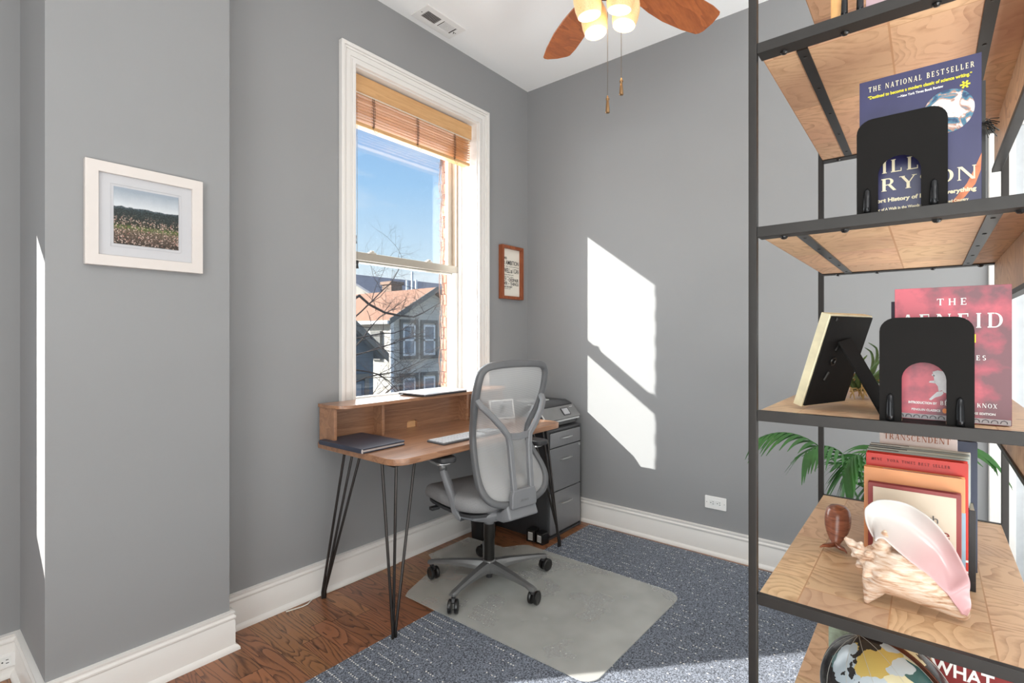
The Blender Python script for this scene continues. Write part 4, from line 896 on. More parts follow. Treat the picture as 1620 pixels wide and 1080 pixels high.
# level 3: red paperback
redm, t, b = base_mat('red_mottled_cover'); n = t.nodes; l = t.links
tcn = n.new('ShaderNodeTexCoord'); no = n.new('ShaderNodeTexNoise'); no.inputs['Scale'].default_value = 26; no.inputs['Detail'].default_value = 6; l.new(tcn.outputs['Object'], no.inputs[0])
sp = n.new('ShaderNodeSeparateXYZ'); l.new(tcn.outputs['Object'], sp.inputs[0])
ad = n.new('ShaderNodeMath'); ad.operation = 'MULTIPLY_ADD'; ad.inputs[1].default_value = 1.6; l.new(sp.outputs[0], ad.inputs[0]); l.new(no.outputs[0], ad.inputs[2])
r = n.new('ShaderNodeValToRGB'); e = r.color_ramp.elements; e[0].position = .50; e[0].color = (*srgb((196,84,98)),1); e[1].position = .74; e[1].color = (*srgb((112,66,74)),1); m_ = e.new(.62); m_.color = (*srgb((160,70,84)),1)
l.new(ad.outputs[0], r.inputs[0]); l.new(r.outputs[0], b.inputs['Base Color']); b.inputs['Roughness'].default_value = .35
bw, bh = .140, .213
b3, c3 = book('red mottled paperback with white title letters and a silver figure, on the middle shelf', -1.897, -2.2205, ZL[3]+.0014, bw, bh, .036, redm)
serif('cover_title', 'THE', .0105, cvM(.054, .184), M_wht, c3, spacing=.45, width=.036)
serif('cover_title', 'AENEID', .0225, cvM(.008, .148), M_wht, c3, spacing=.32, width=.124)
serif('cover_title', 'ROBERT FAGLES', .0075, cvM(.020, .098), M_wht, c3, spacing=.3, width=.092)
text('cover_lettering', 'a new translation by', .006, cvM(.040, .112), M_wht, c3, width=.05)
MB().prism([(.096,.125),(.100,.125),(.100,.138),(.096,.138)], -.0006, 0, 'Y').build('cover_ornament', M_yel, c3)
text('cover_lettering', 'INTRODUCTION BY', .0052, cvM(.018, .0255), M_wht, c3, width=.036, bold=.0002)
serif('cover_title', 'BERNARD KNOX', .0065, cvM(.058, .0255), M_wht, c3, spacing=.2, width=.066)
text('cover_lettering', 'PENGUIN CLASSICS', .0048, cvM(.022, .0145), M_wht, c3, width=.036, bold=.0001)
text('cover_lettering', 'DELUXE EDITION', .0048, cvM(.086, .0145), M_wht, c3, width=.036, bold=.0001)
MB().prism([(.0635+.0030*math.cos(2*PI*i/20), .0165+.0040*math.sin(2*PI*i/20)) for i in range(20)], -.0007, 0, 'Y').build('publisher_oval', mat('oval_orange', (226,138,84), .6), c3)
bdm = mat('border_silver', (170,164,166), .6); brd = MB().box(.001, bw-.001, -.0004, 0, .001, .009); brd.build('cover_border', bdm, c3)
sc_ = MB()
for q in range(13):
    x_ = .008+q*.0103; sc_.tube([(x_-.004,-.0006,.003),(x_-.003,-.0006,.0062),(x_,-.0006,.0075),(x_+.003,-.0006,.006),(x_+.0035,-.0006,.003)], .0006, n=4)
sc_.build('border_scroll', mat('scroll_grey', (90,84,88), .6), c3)
fg = MB()
for poly in ([(.0655,.078),(.072,.0805),(.079,.079),(.085,.081),(.089,.074),(.090,.062),(.087,.050),(.0885,.046),(.080,.045),(.077,.049),(.073,.047),(.072,.055),(.068,.061),(.067,.070)],
             [(.078,.048),(.071,.046),(.066,.040),(.061,.0335),(.0635,.032),(.069,.037),(.076,.040),(.079,.044)], [(.082,.046),(.0875,.047),(.0875,.035),(.089,.031),(.081,.032),(.083,.037)],
             [(.068,.064),(.062,.063),(.061,.0605),(.069,.0595)], [(.0755,.0895),(.0715,.092),(.073,.094),(.084,.082),(.082,.079)],[(.068,.073),(.065,.0745),(.0645,.072),(.068,.0705)]):
    fg.prism([(u_-.017, v_) for u_, v_ in poly], -.0006, 0, 'Y')
fg.build('cover_figure', mat('figure_silver', (214,212,214), .6, var=.08, vs=120), c3)
book('dark purple book mostly hidden behind the left edge of the red paperback', -1.858, -2.214, ZL[3], .140, .196, .03, mat('dark_purple', (50,40,62), .5), hard=True)
# photo frame seen from behind with its easel leg (level 3)
pfm = thing('photo_frame', 'tabletop photo frame with gold edge seen from its black back, leaning on an easel leg', 'photo frame', (-1.866,-2.070,ZL[3]), 0)
# frame plane: bottom edge from (-1.882,-2.078) to (-1.735,-2.128)
A_ = Vector((-1.880,-2.080,0)); B_ = Vector((-1.738,-2.132,0)); uu = (B_-A_).normalized(); vv = Vector((-uu.y,uu.x,0))  # vv points to the picture side (+y)
lean = R(17); upv = (Vector((0,0,1))*math.cos(lean) - vv*math.sin(lean)).normalized()
nn = uu.cross(upv).normalized()     # towards back side?
Mf = Matrix(((uu.x,upv.x,-nn.x,0),(uu.y,upv.y,-nn.y,0),(uu.z,upv.z,-nn.z,0),(0,0,0,1)))
Mf = Matrix.Translation(Vector((A_.x,A_.y,0)) - Vector((-1.866,-2.070,0)) + Vector((0,0,.0052))) @ Mf
fw, fh = .151, .178
MB().rectring(0, fw, 0, fh, .010, .0, .016, 'Z', Mf).build('frame', mat('gold_leaf', (236,226,192), .4, .25, var=.15, vs=30), pfm, bevel=.001)
MB().box(.004, fw-.004, .003, fh-.003, -.003, .001, Mf).build('backing_board', mat('black_velvet', (20,19,19), .7, spec=.2), pfm)
MB().box(.010, fw-.010, .010, fh-.010, .008, .010, Mf).build('picture', mat('hidden_print', (180,170,160), .4), pfm)
lg_top = Mf @ Vector((fw*.42, fh*.74, -.006)); foot = Vector((-1.835+1.866, -2.205+2.070, .004))
d_ = (foot-lg_top).normalized(); sd_ = uu
pts_ = [lg_top, foot]
MB().tube(pts_, 1, flat=(.050,.003), up=tuple(d_.cross(sd_))).build('easel_leg', MATS['black_velvet'], pfm)
hw = MB(); 
for u_, v_ in ((.052,.118),(.045,.060)): hw.tube([Mf @ Vector((u_-.004,v_-.008,-.0035)), Mf @ Vector((u_+.004,v_+.008,-.0035))], .003, n=8)
for a in range(12): 
    p0 = Mf @ Vector((.052+.007*math.cos(R(a*30)), .090+.007*math.sin(R(a*30)), -.0045)); p1 = Mf @ Vector((.052+.007*math.cos(R(a*30+30)), .090+.007*math.sin(R(a*30+30)), -.0045)); hw.cyl(p0, p1, .0014, n=6)
hw.cyl(Mf @ Vector((.018,.170,-.003)), Mf @ Vector((.018,.170,-.0045)), .003)
hw.build('turn_clip', M_steel, pfm)

# air plant on level 3
M_leaf = mat('air_leaf', (92,122,74), .6, var=.3, vs=30); M_straw = mat('dry_straw', (196,162,104), .85, var=.2, vs=40)
ap = thing('air_plant', 'curly green air plant with dried roots on the middle shelf behind the photo frame', 'plant', (-1.60,-2.150,ZL[3]))
ra = random.Random(11)
for q in range(15):
    az = R(q*24+ra.uniform(-8,8)); rad = ra.uniform(.05,.085); hh = ra.uniform(.06,.115); curl = ra.uniform(.015,.035); pts = []
    for i in range(12):
        u_ = i/11; rr = .012+rad*math.sin(u_*1.9)*.8; zz = .02+hh*(u_**.7)-(.05*max(0,u_-.7)**1.2)
        if u_ > .72: rr -= curl*(u_-.72)*3
        pts.append(Vector((rr*math.cos(az+u_*.5), rr*math.sin(az+u_*.5), zz)))
    MB().tube(pts, [.0042,.0045,.0044,.0042,.0038,.0034,.003,.0026,.002,.0016,.0012,.0006], n=6).build('leaf', M_leaf, ap, smooth=True)
rt_ = MB()
for q in range(40):
    a = Vector((ra.uniform(-.02,.02), ra.uniform(-.02,.02), ra.uniform(.012,.05))); az = ra.uniform(0,2*PI); Lr = ra.uniform(.015,.05)
    b_ = a + Vector((math.cos(az)*Lr, math.sin(az)*Lr, -ra.uniform(.0,.03))); b_.z = max(b_.z, .002); mid = (a+b_)/2 + Vector((0,0,.012))
    rt_.tube([a, mid, b_], [.0022,.0018,.001], n=5)
rt_.build('dried_roots', M_straw, ap, smooth=True)

# level 1 things
wbx = thing('wooden_block', 'small light wooden block at the left of the bookend on the top visible shelf', 'wood block', (-1.925,-2.141,ZL[1]))
MB().box(0, .06, -.0085, .0085, 0, .15).build('body', wood('pine_block', (206,140,84), (240,190,120), scale=(2,8,2), dist=1, ws=3, fine=20, lines=.4), wbx, bevel=.002)
MB().box(.01, .05, -.0095, -.0085, .02, .13).build('inlay', M_iron, wbx)
bookend('black metal bookend beside the wooden block on the top visible shelf', -1.932, -2.150, ZL[1], .030, .14, group=None)
bkp, _c = book('pale pink book beside the bookend on the top visible shelf', -1.925, -2.183, ZL[1], .15, .2, .025, mat('pale_pink', (196,166,174), .55))

# ---- level 4
M_red = mat('red_jacket', (204,48,34), .35, var=.03); M_or = mat('orange_jacket', (232,160,108), .4, var=.03); M_bei = mat('beige_jacket', (226,212,192), .45, var=.02)
z4 = ZL[4]
bA, cA = book('beige hardback with dark red border, frontmost of the books behind the conch', -1.738, -2.172, z4, .138, .186, .016, mat('maroon_edge', (150,66,66), .4), hard=True)
MB().box(.008,.131,-.0006,0,.006,.179).build('cover_field', M_bei, cA)
text('cover_lettering', 'with', .019, cvM(.070,.128,.0012), mat('lettering_grey', (96,92,92), .6), cA, width=.036)
text('cover_lettering', 'here', .026, cvM(.070,.102,.0012), mat('lettering_maroon', (150,70,64), .6), cA, width=.052)
bB, cB = book('orange hardback taller than the beige book in front of it', -1.720, -2.164, z4, .152, .212, .018, M_or, hard=True)
MB().box(.03,.147,.002,.014,.2085,.2105).build('dust_jacket_flap', mat('blue_white', (200,206,212), .5), bB)
MB().box(.147,.1525,-.0002,.003,0,.15).build('cover_stripe', mat('stripe_blue', (150,178,196), .5), cB)
bC, cC = book('bright red hardback with a bestseller line across its top', -1.700, -2.166, z4, .155, .237, .024, M_red, hard=True)
serif('cover_title', 'NEW YORK TIMES BEST SELLER', .0052, cvM(.018,.2235), mat('lettering_dark_red', (96,20,18), .6), cC, spacing=.3, width=.112)
text('cover_lettering', '#1', .0075, cvM(.009,.2235), MATS['lettering_dark_red'], cC, width=.007, bold=.0002)
MB().box(0,.155,-.0005,0,.035,.039).box(0,.155,-.0005,0,.055,.059).build('cover_band', M_wht, cC)
gcol = ((176,190,188),(206,212,204),(150,160,160),(214,216,210)); glab = ('thin grey-green magazine directly behind the red hardback','thin pale magazine, second behind the red hardback','thin grey magazine, third behind the red hardback','thin off-white magazine, last before the tall pale book')
for q in range(4):
    o_, c_ = book(glab[q], -1.674+q*.0125, -2.1655-q*.0012, z4, .158, .240+.002*q, .0085, mat('mag_cover%d'%q, gcol[q], .4), group='magazines behind the red hardback', pages=(210,214,208), cd=.0006)
    MB().box(.0,.052+.012*(q%2),.0008,.0078,.2385+.002*q,.2402+.002*q).build('spine_top_strip', mat('mag_dark', (52,56,60), .5), c_)  # dark strip on the top edge at the spine end
bD, cD = book('tall pale book with brown capital lettering at the back of the row', -1.612, -2.183, z4, .126, .290, .022, mat('pale_jacket', (234,222,220), .5))
serif('cover_title', 'TRANSCENDENT', .012, cvM(.008,.2545), mat('lettering_brown', (168,96,58), .6), cD, spacing=.14, width=.108)
bk = MB().box(-.001,.001,0,.06,0,.165); o = bpy.data.objects.new('book', None)
bookz, cz = book('narrow black book standing at the right end behind the red hardback', -1.690, -2.322, z4, .010, .150, .06, mat('black_cover', (34,32,34), .4))
book('dark slate book behind the magazines, showing right of the tall pale book', -1.585, -2.19, z4, .150, .26, .02, mat('navy_back', (58,64,84), .5), hard=True)

# carved whale figure, nose down with its tail towards the viewer
wh = thing('wooden_whale', 'small carved reddish wooden whale with its tail fin forward beside the conch', 'figurine', (-1.600,-2.104,z4))
M_rw = wood('rosewood', (96,48,32), (170,104,74), scale=(3,3,14), rough=.3, dist=.5, ws=3, fine=20, lines=.35, coat=.3)
prf = [(0,.086),(.016,.084),(.0235,.077),(.0265,.066),(.0275,.054),(.0265,.042),(.0225,.030),(.0155,.020)]
rings = []
for (r_, z_), yy in zip(prf, (.018,.018,.018,.017,.014,.010,.002,-.012)):
    rings.append([Vector((-.0+yy*1.0 + r_*1.05*math.cos(2*PI*i/24), r_*.95*math.sin(2*PI*i/24), z_)) for i in range(24)])
rings += [[Vector((-.022+.008*math.cos(2*PI*i/24), .0085*math.sin(2*PI*i/24), .012+.003*math.cos(2*PI*i/24))) for i in range(24)], [Vector((-.030+.005*math.cos(2*PI*i/24), .0075*math.sin(2*PI*i/24), .011+.002*math.cos(2*PI*i/24))) for i in range(24)]]
rings[0] = [Vector((.018+.001*math.cos(2*PI*i/24), .001*math.sin(2*PI*i/24), .087)) for i in range(24)]
MB().loft(rings).build('body', M_rw, wh, smooth=True)
tf = MB()
for sg in (-1,1):
    tf.loft([[Vector((-.024,0,.006)),Vector((-.036,0,.008)),Vector((-.034,0,.015)),Vector((-.024,0,.016))],
             [Vector((-.028,sg*.010,.004)),Vector((-.046,sg*.010,.007)),Vector((-.044,sg*.010,.013)),Vector((-.028,sg*.010,.012))],
             [Vector((-.036,sg*.018,.004)),Vector((-.056,sg*.020,.009)),Vector((-.055,sg*.020,.015)),Vector((-.037,sg*.018,.012))],
             [Vector((-.050,sg*.025,.004)),Vector((-.062,sg*.025,.008)),Vector((-.061,sg*.025,.011)),Vector((-.051,sg*.025,.007))]])
to = tf.build('tail_fin', M_rw, wh, smooth=True)

# ---- conch shell (level 4); y,z measured on the plane x = -1.84
cs = thing('conch_shell', 'large conch shell with spiked peach body and flared pink and white lip, before the books', 'shell', (-1.84,-2.23,z4)); oc = (-1.84,-2.23,z4)
msb, t, b = base_mat('shell_body'); n = t.nodes; l = t.links
tcn = n.new('ShaderNodeTexCoord'); mpg = n.new('ShaderNodeMapping'); mpg.inputs['Rotation'].default_value = (R(-28),0,0); mpg.inputs['Scale'].default_value = (34,16,84); l.new(tcn.outputs['Object'], mpg.inputs[0])
no = n.new('ShaderNodeTexNoise'); no.inputs['Scale'].default_value = 2.4; no.inputs['Detail'].default_value = 6; no.inputs['Distortion'].default_value = .5; l.new(mpg.outputs[0], no.inputs[0])
r = n.new('ShaderNodeValToRGB'); e = r.color_ramp.elements; e[0].position = .30; e[0].color = (*srgb((176,132,102)),1); e[1].position = .64; e[1].color = (*srgb((232,214,198)),1); m_ = e.new(.46); m_.color = (*srgb((218,186,160)),1)
l.new(no.outputs[0], r.inputs[0]); l.new(r.outputs[0], b.inputs['Base Color']); b.inputs['Roughness'].default_value = .6
bp_ = n.new('ShaderNodeBump'); bp_.inputs['Strength'].default_value = .9; bp_.inputs['Distance'].default_value = .003; l.new(no.outputs[0], bp_.inputs['Height']); l.new(bp_.outputs[0], b.inputs['Normal'])
msl, t, b = base_mat('shell_lip'); n = t.nodes; l = t.links
tcn = n.new('ShaderNodeTexCoord'); sp = n.new('ShaderNodeSeparateXYZ'); l.new(tcn.outputs['Object'], sp.inputs[0])
dn = n.new('ShaderNodeMath'); dn.operation = 'MULTIPLY_ADD'; dn.inputs[1].default_value = .62; l.new(sp.outputs[1], dn.inputs[0]); l.new(sp.outputs[2], dn.inputs[2])   # height above the axis line
no = n.new('ShaderNodeTexNoise'); no.inputs['Scale'].default_value = 14; l.new(tcn.outputs['Object'], no.inputs[0]); ad = n.new('ShaderNodeMath'); ad.operation = 'MULTIPLY_ADD'; ad.inputs[1].default_value = .03; l.new(no.outputs[0], ad.inputs[0]); l.new(dn.outputs[0], ad.inputs[2])
r = n.new('ShaderNodeValToRGB'); e = r.color_ramp.elements; mrr = n.new('ShaderNodeMapRange'); l.new(ad.outputs[0], mrr.inputs[0]); mrr.inputs[1].default_value = .0; mrr.inputs[2].default_value = .22; l.new(mrr.outputs[0], r.inputs[0])
e[0].position = .1; e[0].color = (*srgb((214,164,168)),1); e[1].position = .85; e[1].color = (*srgb((222,220,216)),1); m_ = e.new(.38); m_.color = (*srgb((218,182,182)),1); m_ = e.new(.60); m_.color = (*srgb((220,206,202)),1)
l.new(r.outputs[0], b.inputs['Base Color']); b.inputs['Roughness'].default_value = .22; b.inputs['Coat Weight'].default_value = .2
ax = [(-2.1439,.857,.0035),(-2.1500,.852,.0065),(-2.1527,.8499,.0085),(-2.158,.8458,.0080),(-2.1633,.8411,.0135),(-2.169,.836,.0125),(-2.1747,.8304,.020),(-2.181,.826,.020),(-2.187,.822,.031),(-2.197,.8175,.040),(-2.2077,.8165,.044),(-2.2227,.8135,.042),(-2.2439,.8080,.037),(-2.2600,.8020,.0325),(-2.2750,.7950,.0275),(-2.2894,.7870,.0215),(-2.3010,.7800,.017),(-2.3100,.7725,.0125),(-2.3150,.7680,.006)]
axd = Vector((0,-.88,-.47)).normalized(); sidev = Vector((1,0,0)); upv_ = sidev.cross(axd).normalized()
if upv_.z < 0: upv_ = -upv_
def spike(a, ax_i):   # radial multiplier: knobs around the shoulder
    m_ = 1.0
    if 8 <= ax_i <= 10:
        for a0, k_ in ((-62,.42),(-10,.10),(-128,.26),(178,.25),(120,.2),(62,.3),(-95,.05)):
            d = (math.degrees(a)-a0+180)%360-180; m_ += k_*math.exp(-(d/11)**2)*(1,.9,.35)[ax_i-8] if ax_i < 11 else 0
    elif ax_i in (4,6):
        m_ += .10*max(0, math.cos(a*7))
    return m_
rings = []; NS = 72
for i, (y_, z_, r_) in enumerate(ax):
    ring = []
    for k in range(NS):
        a = 2*PI*k/NS
        rr = r_*spike((a+PI)%(2*PI)-PI, i)*(1+.012*math.sin(a*9+i))
        xs = 1.0
        ring.append(Vector((-1.84,y_,z_)) + sidev*(rr*math.cos(a)*xs) + upv_*(rr*math.sin(a)))
    rings.append(ring)
body = MB().loft(rings)
# long foot spike and upper shoulder spikes
for (p0, p1, r0_) in (((-1.850,-2.193,.795),(-1.866,-2.178,z4+.0005),.021),((-1.862,-2.188,.822),(-1.882,-2.176,.808),.015),((-1.842,-2.199,.846),(-1.850,-2.205,.889),.017),((-1.80,-2.195,.805),(-1.775,-2.18,.772),.018)):
    p0, p1 = Vector(p0), Vector(p1); body.tube([p0, p0.lerp(p1,.35), p0.lerp(p1,.7), p0.lerp(p1,.93), p1], [r0_, r0_*.78, r0_*.42, r0_*.2, .001], n=16)
for q in range(7):
    for i in (4, 6):
        y_, z_, r_ = ax[i]; a = 2*PI*q/7+.4*i; c = Vector((-1.84,y_,z_)) + sidev*(r_*.95*math.cos(a)) + upv_*(r_*.95*math.sin(a)); body.sphere(c, .0042 if i == 4 else .006, u=8, v=6)
bo_ = body.build('shell_body', msb, cs, oc, smooth=True)
rm = bo_.modifiers.new('remesh', 'REMESH'); rm.mode = 'VOXEL'; rm.voxel_size = .0016; rm.use_smooth_shade = True
sm_ = bo_.modifiers.new('smooth', 'SMOOTH'); sm_.iterations = 3; sm_.factor = .5
outer = [(-2.1878,.8656),(-2.1766,.888),(-2.1737,.9079),(-2.1784,.9192),(-2.1951,.9329),(-2.2221,.9362),(-2.2481,.9285),(-2.2716,.9122),(-2.2934,.8815),(-2.3068,.8558),(-2.3161,.8326),(-2.3153,.8117),(-2.3169,.7916),(-2.3115,.7743)]
inner = [(-2.1915,.8691),(-2.196,.8752),(-2.2031,.8764),(-2.2112,.8702),(-2.2265,.8569),(-2.2389,.8468),(-2.2489,.8398),(-2.2599,.8311),(-2.2704,.8228),(-2.2804,.8138),(-2.2884,.8060),(-2.2944,.7966),(-2.3008,.788),(-2.3068,.780)]
def spline(P, n_):
    out = []; m = len(P)
    for i in range(n_):
        u = i/(n_-1)*(m-1); k = min(int(u), m-2); f = u-k
        p = [Vector((0,*P[max(0,min(m-1,k+j))])) for j in (-1,0,1,2)]
        out.append(.5*((2*p[1])+(-p[0]+p[2])*f+(2*p[0]-5*p[1]+4*p[2]-p[3])*f*f+(-p[0]+3*p[1]-3*p[2]+p[3])*f**3))
    return out
O_ = spline(outer, 60); I_ = spline(inner, 60); lm = MB(); NV = 16; G_ = []
for i in range(60):
    u = i/59; row = []
    for j in range(NV+1):
        v = j/NV; p = I_[i].lerp(O_[i], v)
        dep = -1.862 + .050*math.sin(v*PI*.82)**1.0*math.sin(min(1,u*1.15+.12)*PI)**.6 + .012*v - .004*math.sin(u*40)*(v**6)*.5
        row.append(lm.bm.verts.new((dep, p.y, p.z)))
    G_.append(row)
for i in range(59):
    for j in range(NV): lm.bm.faces.new((G_[i][j], G_[i+1][j], G_[i+1][j+1], G_[i][j+1]))
lo_ = lm.build('flared_lip', msl, cs, oc, smooth=True); so_ = lo_.modifiers.new('solid', 'SOLIDIFY'); so_.thickness = .0035; so_.offset = 0; sb_ = lo_.modifiers.new('sub', 'SUBSURF'); sb_.levels = 1; sb_.render_levels = 1

# ---- level 5: globe and books
z5 = ZL[5]
gl_ = thing('globe', 'black desk globe with silver, gold and teal continents on the lowest visible shelf', 'globe', (-1.800,-2.203,z5))
mgb, t, b = base_mat('globe_map'); n = t.nodes; l = t.links
tcn = n.new('ShaderNodeTexCoord'); no = n.new('ShaderNodeTexNoise'); no.inputs['Scale'].default_value = 9; no.inputs['Detail'].default_value = 5; l.new(tcn.outputs['Object'], no.inputs[0])
r1 = n.new('ShaderNodeValToRGB'); r1.color_ramp.interpolation = 'CONSTANT'; r1.color_ramp.elements[0].color = (0,0,0,1); r1.color_ramp.elements[1].position = .52; r1.color_ramp.elements[1].color = (1,1,1,1); l.new(no.outputs[0], r1.inputs[0])
vo = n.new('ShaderNodeTexVoronoi'); vo.inputs['Scale'].default_value = 17; wb_ = n.new('ShaderNodeTexNoise'); wb_.inputs['Scale'].default_value = 30; l.new(tcn.outputs['Object'], wb_.inputs[0])
va = n.new('ShaderNodeVectorMath'); va.operation = 'MULTIPLY_ADD'; l.new(wb_.outputs['Color'], va.inputs[0]); va.inputs[1].default_value = (.04,.04,.04); l.new(tcn.outputs['Object'], va.inputs[2]); l.new(va.outputs[0], vo.inputs[0])
sp = n.new('ShaderNodeSeparateColor'); l.new(vo.outputs['Color'], sp.inputs[0])
r2 = n.new('ShaderNodeValToRGB'); r2.color_ramp.interpolation = 'CONSTANT'; e = r2.color_ramp.elements; e[0].color = (*srgb((184,194,200)),1); e[1].position = .48; e[1].color = (*srgb((216,208,172)),1); m_ = e.new(.62); m_.color = (*srgb((172,184,192)),1); m_ = e.new(.74); m_.color = (*srgb((60,96,96)),1); m_ = e.new(.90); m_.color = (*srgb((196,170,96)),1); l.new(sp.outputs[0], r2.inputs[0])
mxg = n.new('ShaderNodeMix'); mxg.data_type = 'RGBA'; l.new(r1.outputs[0], mxg.inputs[0]); mxg.inputs[6].default_value = (*srgb((44,42,42)),1); l.new(r2.outputs[0], mxg.inputs[7]); l.new(mxg.outputs[2], b.inputs['Base Color']); b.inputs['Roughness'].default_value = .22
gc = Vector((0,0,.150)); gr = .103
MB().sphere(gc, gr, u=64, v=40).build('sphere', mgb, gl_, smooth=True)
tl = Matrix.Translation(gc) @ Matrix.Rotation(R(-23), 4, 'X') @ Matrix.Rotation(R(-112),4,'Z')
MB().tube([tl @ Vector((.109*math.sin(R(a)), 0, .109*math.cos(R(a)))) for a in range(0,181,6)], 1, flat=(.008,.0035), up=tuple(tl.to_3x3() @ Vector((0,1,0)))).build('meridian_arc', M_brz, gl_)
MB().lathe([(0,0),(.055,0),(.056,.006),(.030,.014),(.009,.022),(.009,.045),(0,.045)], n=32).build('foot', M_brz, gl_, smooth=True)
pin = MB().cyl(tl @ Vector((0,0,.102)), tl @ Vector((0,0,.116)), .004); pin.build('axis_pin', M_brass, gl_)
grd = MB()
for a in (0, 30, 60, 90, 120, 150): grd.tube([tl @ Vector((.1032*math.sin(R(q))*math.cos(R(a)), .1032*math.sin(R(q))*math.sin(R(a)), .1032*math.cos(R(q)))) for q in range(0,361,8)], .0004, n=4)
grd.build('meridian_lines', mat('grid_line', (180,178,170), .5), gl_)
bR, cR = book('dark red paperback with white and blue lettering behind the globe', -1.700, -2.272, z5, .110, .225, .03, mat('dark_red_cover', (126,34,34), .4))
text('cover_lettering', 'WHAT', .034, cvM(-.004,.172), M_wht, cR, width=.088, bold=.0008)
text('cover_lettering', 'IN', .030, cvM(.046,.135), mat('print_slate_blue', (104,126,150), .6), cR, width=.036, bold=.0008)
book('white hardback between the globe and the dark red paperback', -1.690, -2.215, z5, .052, .240, .03, mat('white_cover', (226,226,224), .5))
gm = mat('green_leaf_print', (196,216,196), .6, var=.25, vs=60)
book('small white and green patterned book at the left behind the globe', -1.680, -2.098, z5, .062, .232, .014, gm)
book('white booklet standing behind the green patterned book', -1.655, -2.100, z5, .068, .246, .012, MATS['white_cover'])
gbm = thing('brass_ornament', 'small brass curved ornament peeking over the back of the globe', 'ornament', (-1.683,-2.186,z5))
MB().tube([(0,0,0),(0,.005,.12),(0,.01,.205),(0,-.004,.228),(0,-.028,.232)], [.006,.005,.006,.009,.002], n=12).lathe([(0,0),(.025,0),(.022,.006),(0,.01)]).build('stem', M_brass, gbm, smooth=True)

# ------------------------------------------------------------------ palm behind the shelf
palm = thing('potted_palm', 'small palm with arching green fronds standing between the shelf unit and the right wall', 'plant', (-.62,-2.16,.0075))
MB().lathe([(0,.0),(.10,0),(.13,.24),(.14,.25),(.14,.262),(.125,.262),(.12,.23),(0,.23)], n=36).build('pot', mat('pot_grey', (120,118,114), .5), palm, auto=40)
MB().lathe([(0,.225),(.12,.225),(.11,.232),(0,.238)], n=28).build('soil', mat('soil', (52,40,32), .95, var=.3, vs=60, bump=.5), palm)
M_palm = mat('palm_leaf', (52,104,42), .45, var=.3, vs=14); rp_ = random.Random(4)
def frond(end, apex, leaf=.12, start=6):
    """stem from the pot up over `apex` height to the tip `end` (x,y,z), leaflets hanging from its outer half"""
    f = MB(); nseg = 18; E_ = Vector(end); P0 = Vector((0,0,.24)); P1 = Vector((E_.x*.25, E_.y*.25, apex)); P2 = Vector((E_.x*.75, E_.y*.75, apex+.02)); pts = []
    for i in range(nseg+1):
        u = i/nseg; pts.append(P0*(1-u)**3 + P1*3*u*(1-u)**2 + P2*3*u*u*(1-u) + E_*u**3)
    f.tube(pts, [.0042*(1-.75*i/nseg) for i in range(nseg+1)], n=6)
    hz = Vector((E_.x, E_.y, 0)).normalized(); side = Vector((-hz.y, hz.x, 0))
    for i in range(start, nseg+1):
        for sg in (-1, 1):
            p = pts[i]; tan = (pts[i]-pts[i-1]).normalized(); Ln = leaf*rp_.uniform(.8,1.1)*(1-.035*abs(i-12))
            d = (tan*.7 + side*sg*.6 + Vector((0,0,-.25))).normalized(); wv_ = .0072; L_ = []; R_ = []
            ac0 = (tan - d*tan.dot(d)).normalized()
            for q in range(7):
                v = q/6; c = p + d*(Ln*v) + Vector((0,0,-.55*Ln*v*v)); wd_ = wv_*math.sin(PI*min(1,(v*.9+.08)))*(1-v*.25)+.0003
                L_.append(f.bm.verts.new(c+ac0*wd_+Vector((0,0,.0012)))); R_.append(f.bm.verts.new(c-ac0*wd_))
            for q in range(6): f.bm.faces.new((L_[q],L_[q+1],R_[q+1],R_[q]))
    return f
for end, apex, lf in (((-.10,.42,.815),.86,.12),((-.22,.24,.80),.84,.12),((-.20,.13,.74),.84,.13),((.02,.16,.62),.82,.13),((-.16,.05,.60),.80,.12),((.22,.10,.70),.84,.12),((.05,-.26,.82),.85,.11),((.26,-.12,.74),.82,.12),((-.05,.24,.45),.62,.10)):
    frond(end, apex, lf).build('frond', M_palm, palm, smooth=True)

# ------------------------------------------------------------------ outside: street and neighbouring houses
def siding(name, c, sc=2.6):
    m, t, b = base_mat(name); n = t.nodes; l = t.links
    tcn = n.new('ShaderNodeTexCoord'); sp = n.new('ShaderNodeSeparateXYZ'); l.new(tcn.outputs['Object'], sp.inputs[0])
    a = n.new('ShaderNodeMath'); a.operation = 'MULTIPLY'; a.inputs[1].default_value = 1/.13; l.new(sp.outputs[2], a.inputs[0]); f = n.new('ShaderNodeMath'); f.operation = 'FRACT'; l.new(a.outputs[0], f.inputs[0])
    r = n.new('ShaderNodeValToRGB'); c = srgb(c); r.color_ramp.elements[0].position = .0; r.color_ramp.elements[0].color = (*[x*.72 for x in c],1); r.color_ramp.elements[1].position = .16; r.color_ramp.elements[1].color = (*c,1)
    l.new(f.outputs[0], r.inputs[0]); l.new(r.outputs[0], b.inputs['Base Color']); b.inputs['Roughness'].default_value = .85; MATS[name] = m; return m
M_sid = siding('grey_siding', (196,190,180)); M_sid2 = siding('blue_grey_siding', (96,108,120))
M_shg = mat('brown_shingle', (158,118,96), .95, var=.14, vs=8); M_shd = mat('dark_shingle', (104,106,116), .95, var=.12, vs=6); M_otrim = mat('outside_trim', (226,226,226), .7); M_dtrim = mat('dark_house_trim', (110,108,104), .7); M_win = mat('window_dark', (120,130,142), .15, var=.15, vs=2)
GZ = -4.6
gnd = MB().box(-30, 60, 1.5, 80, GZ-.2, GZ); struct('ground_outside', gnd, mat('street_ground', (120,118,112), .95, var=.1, vs=1))
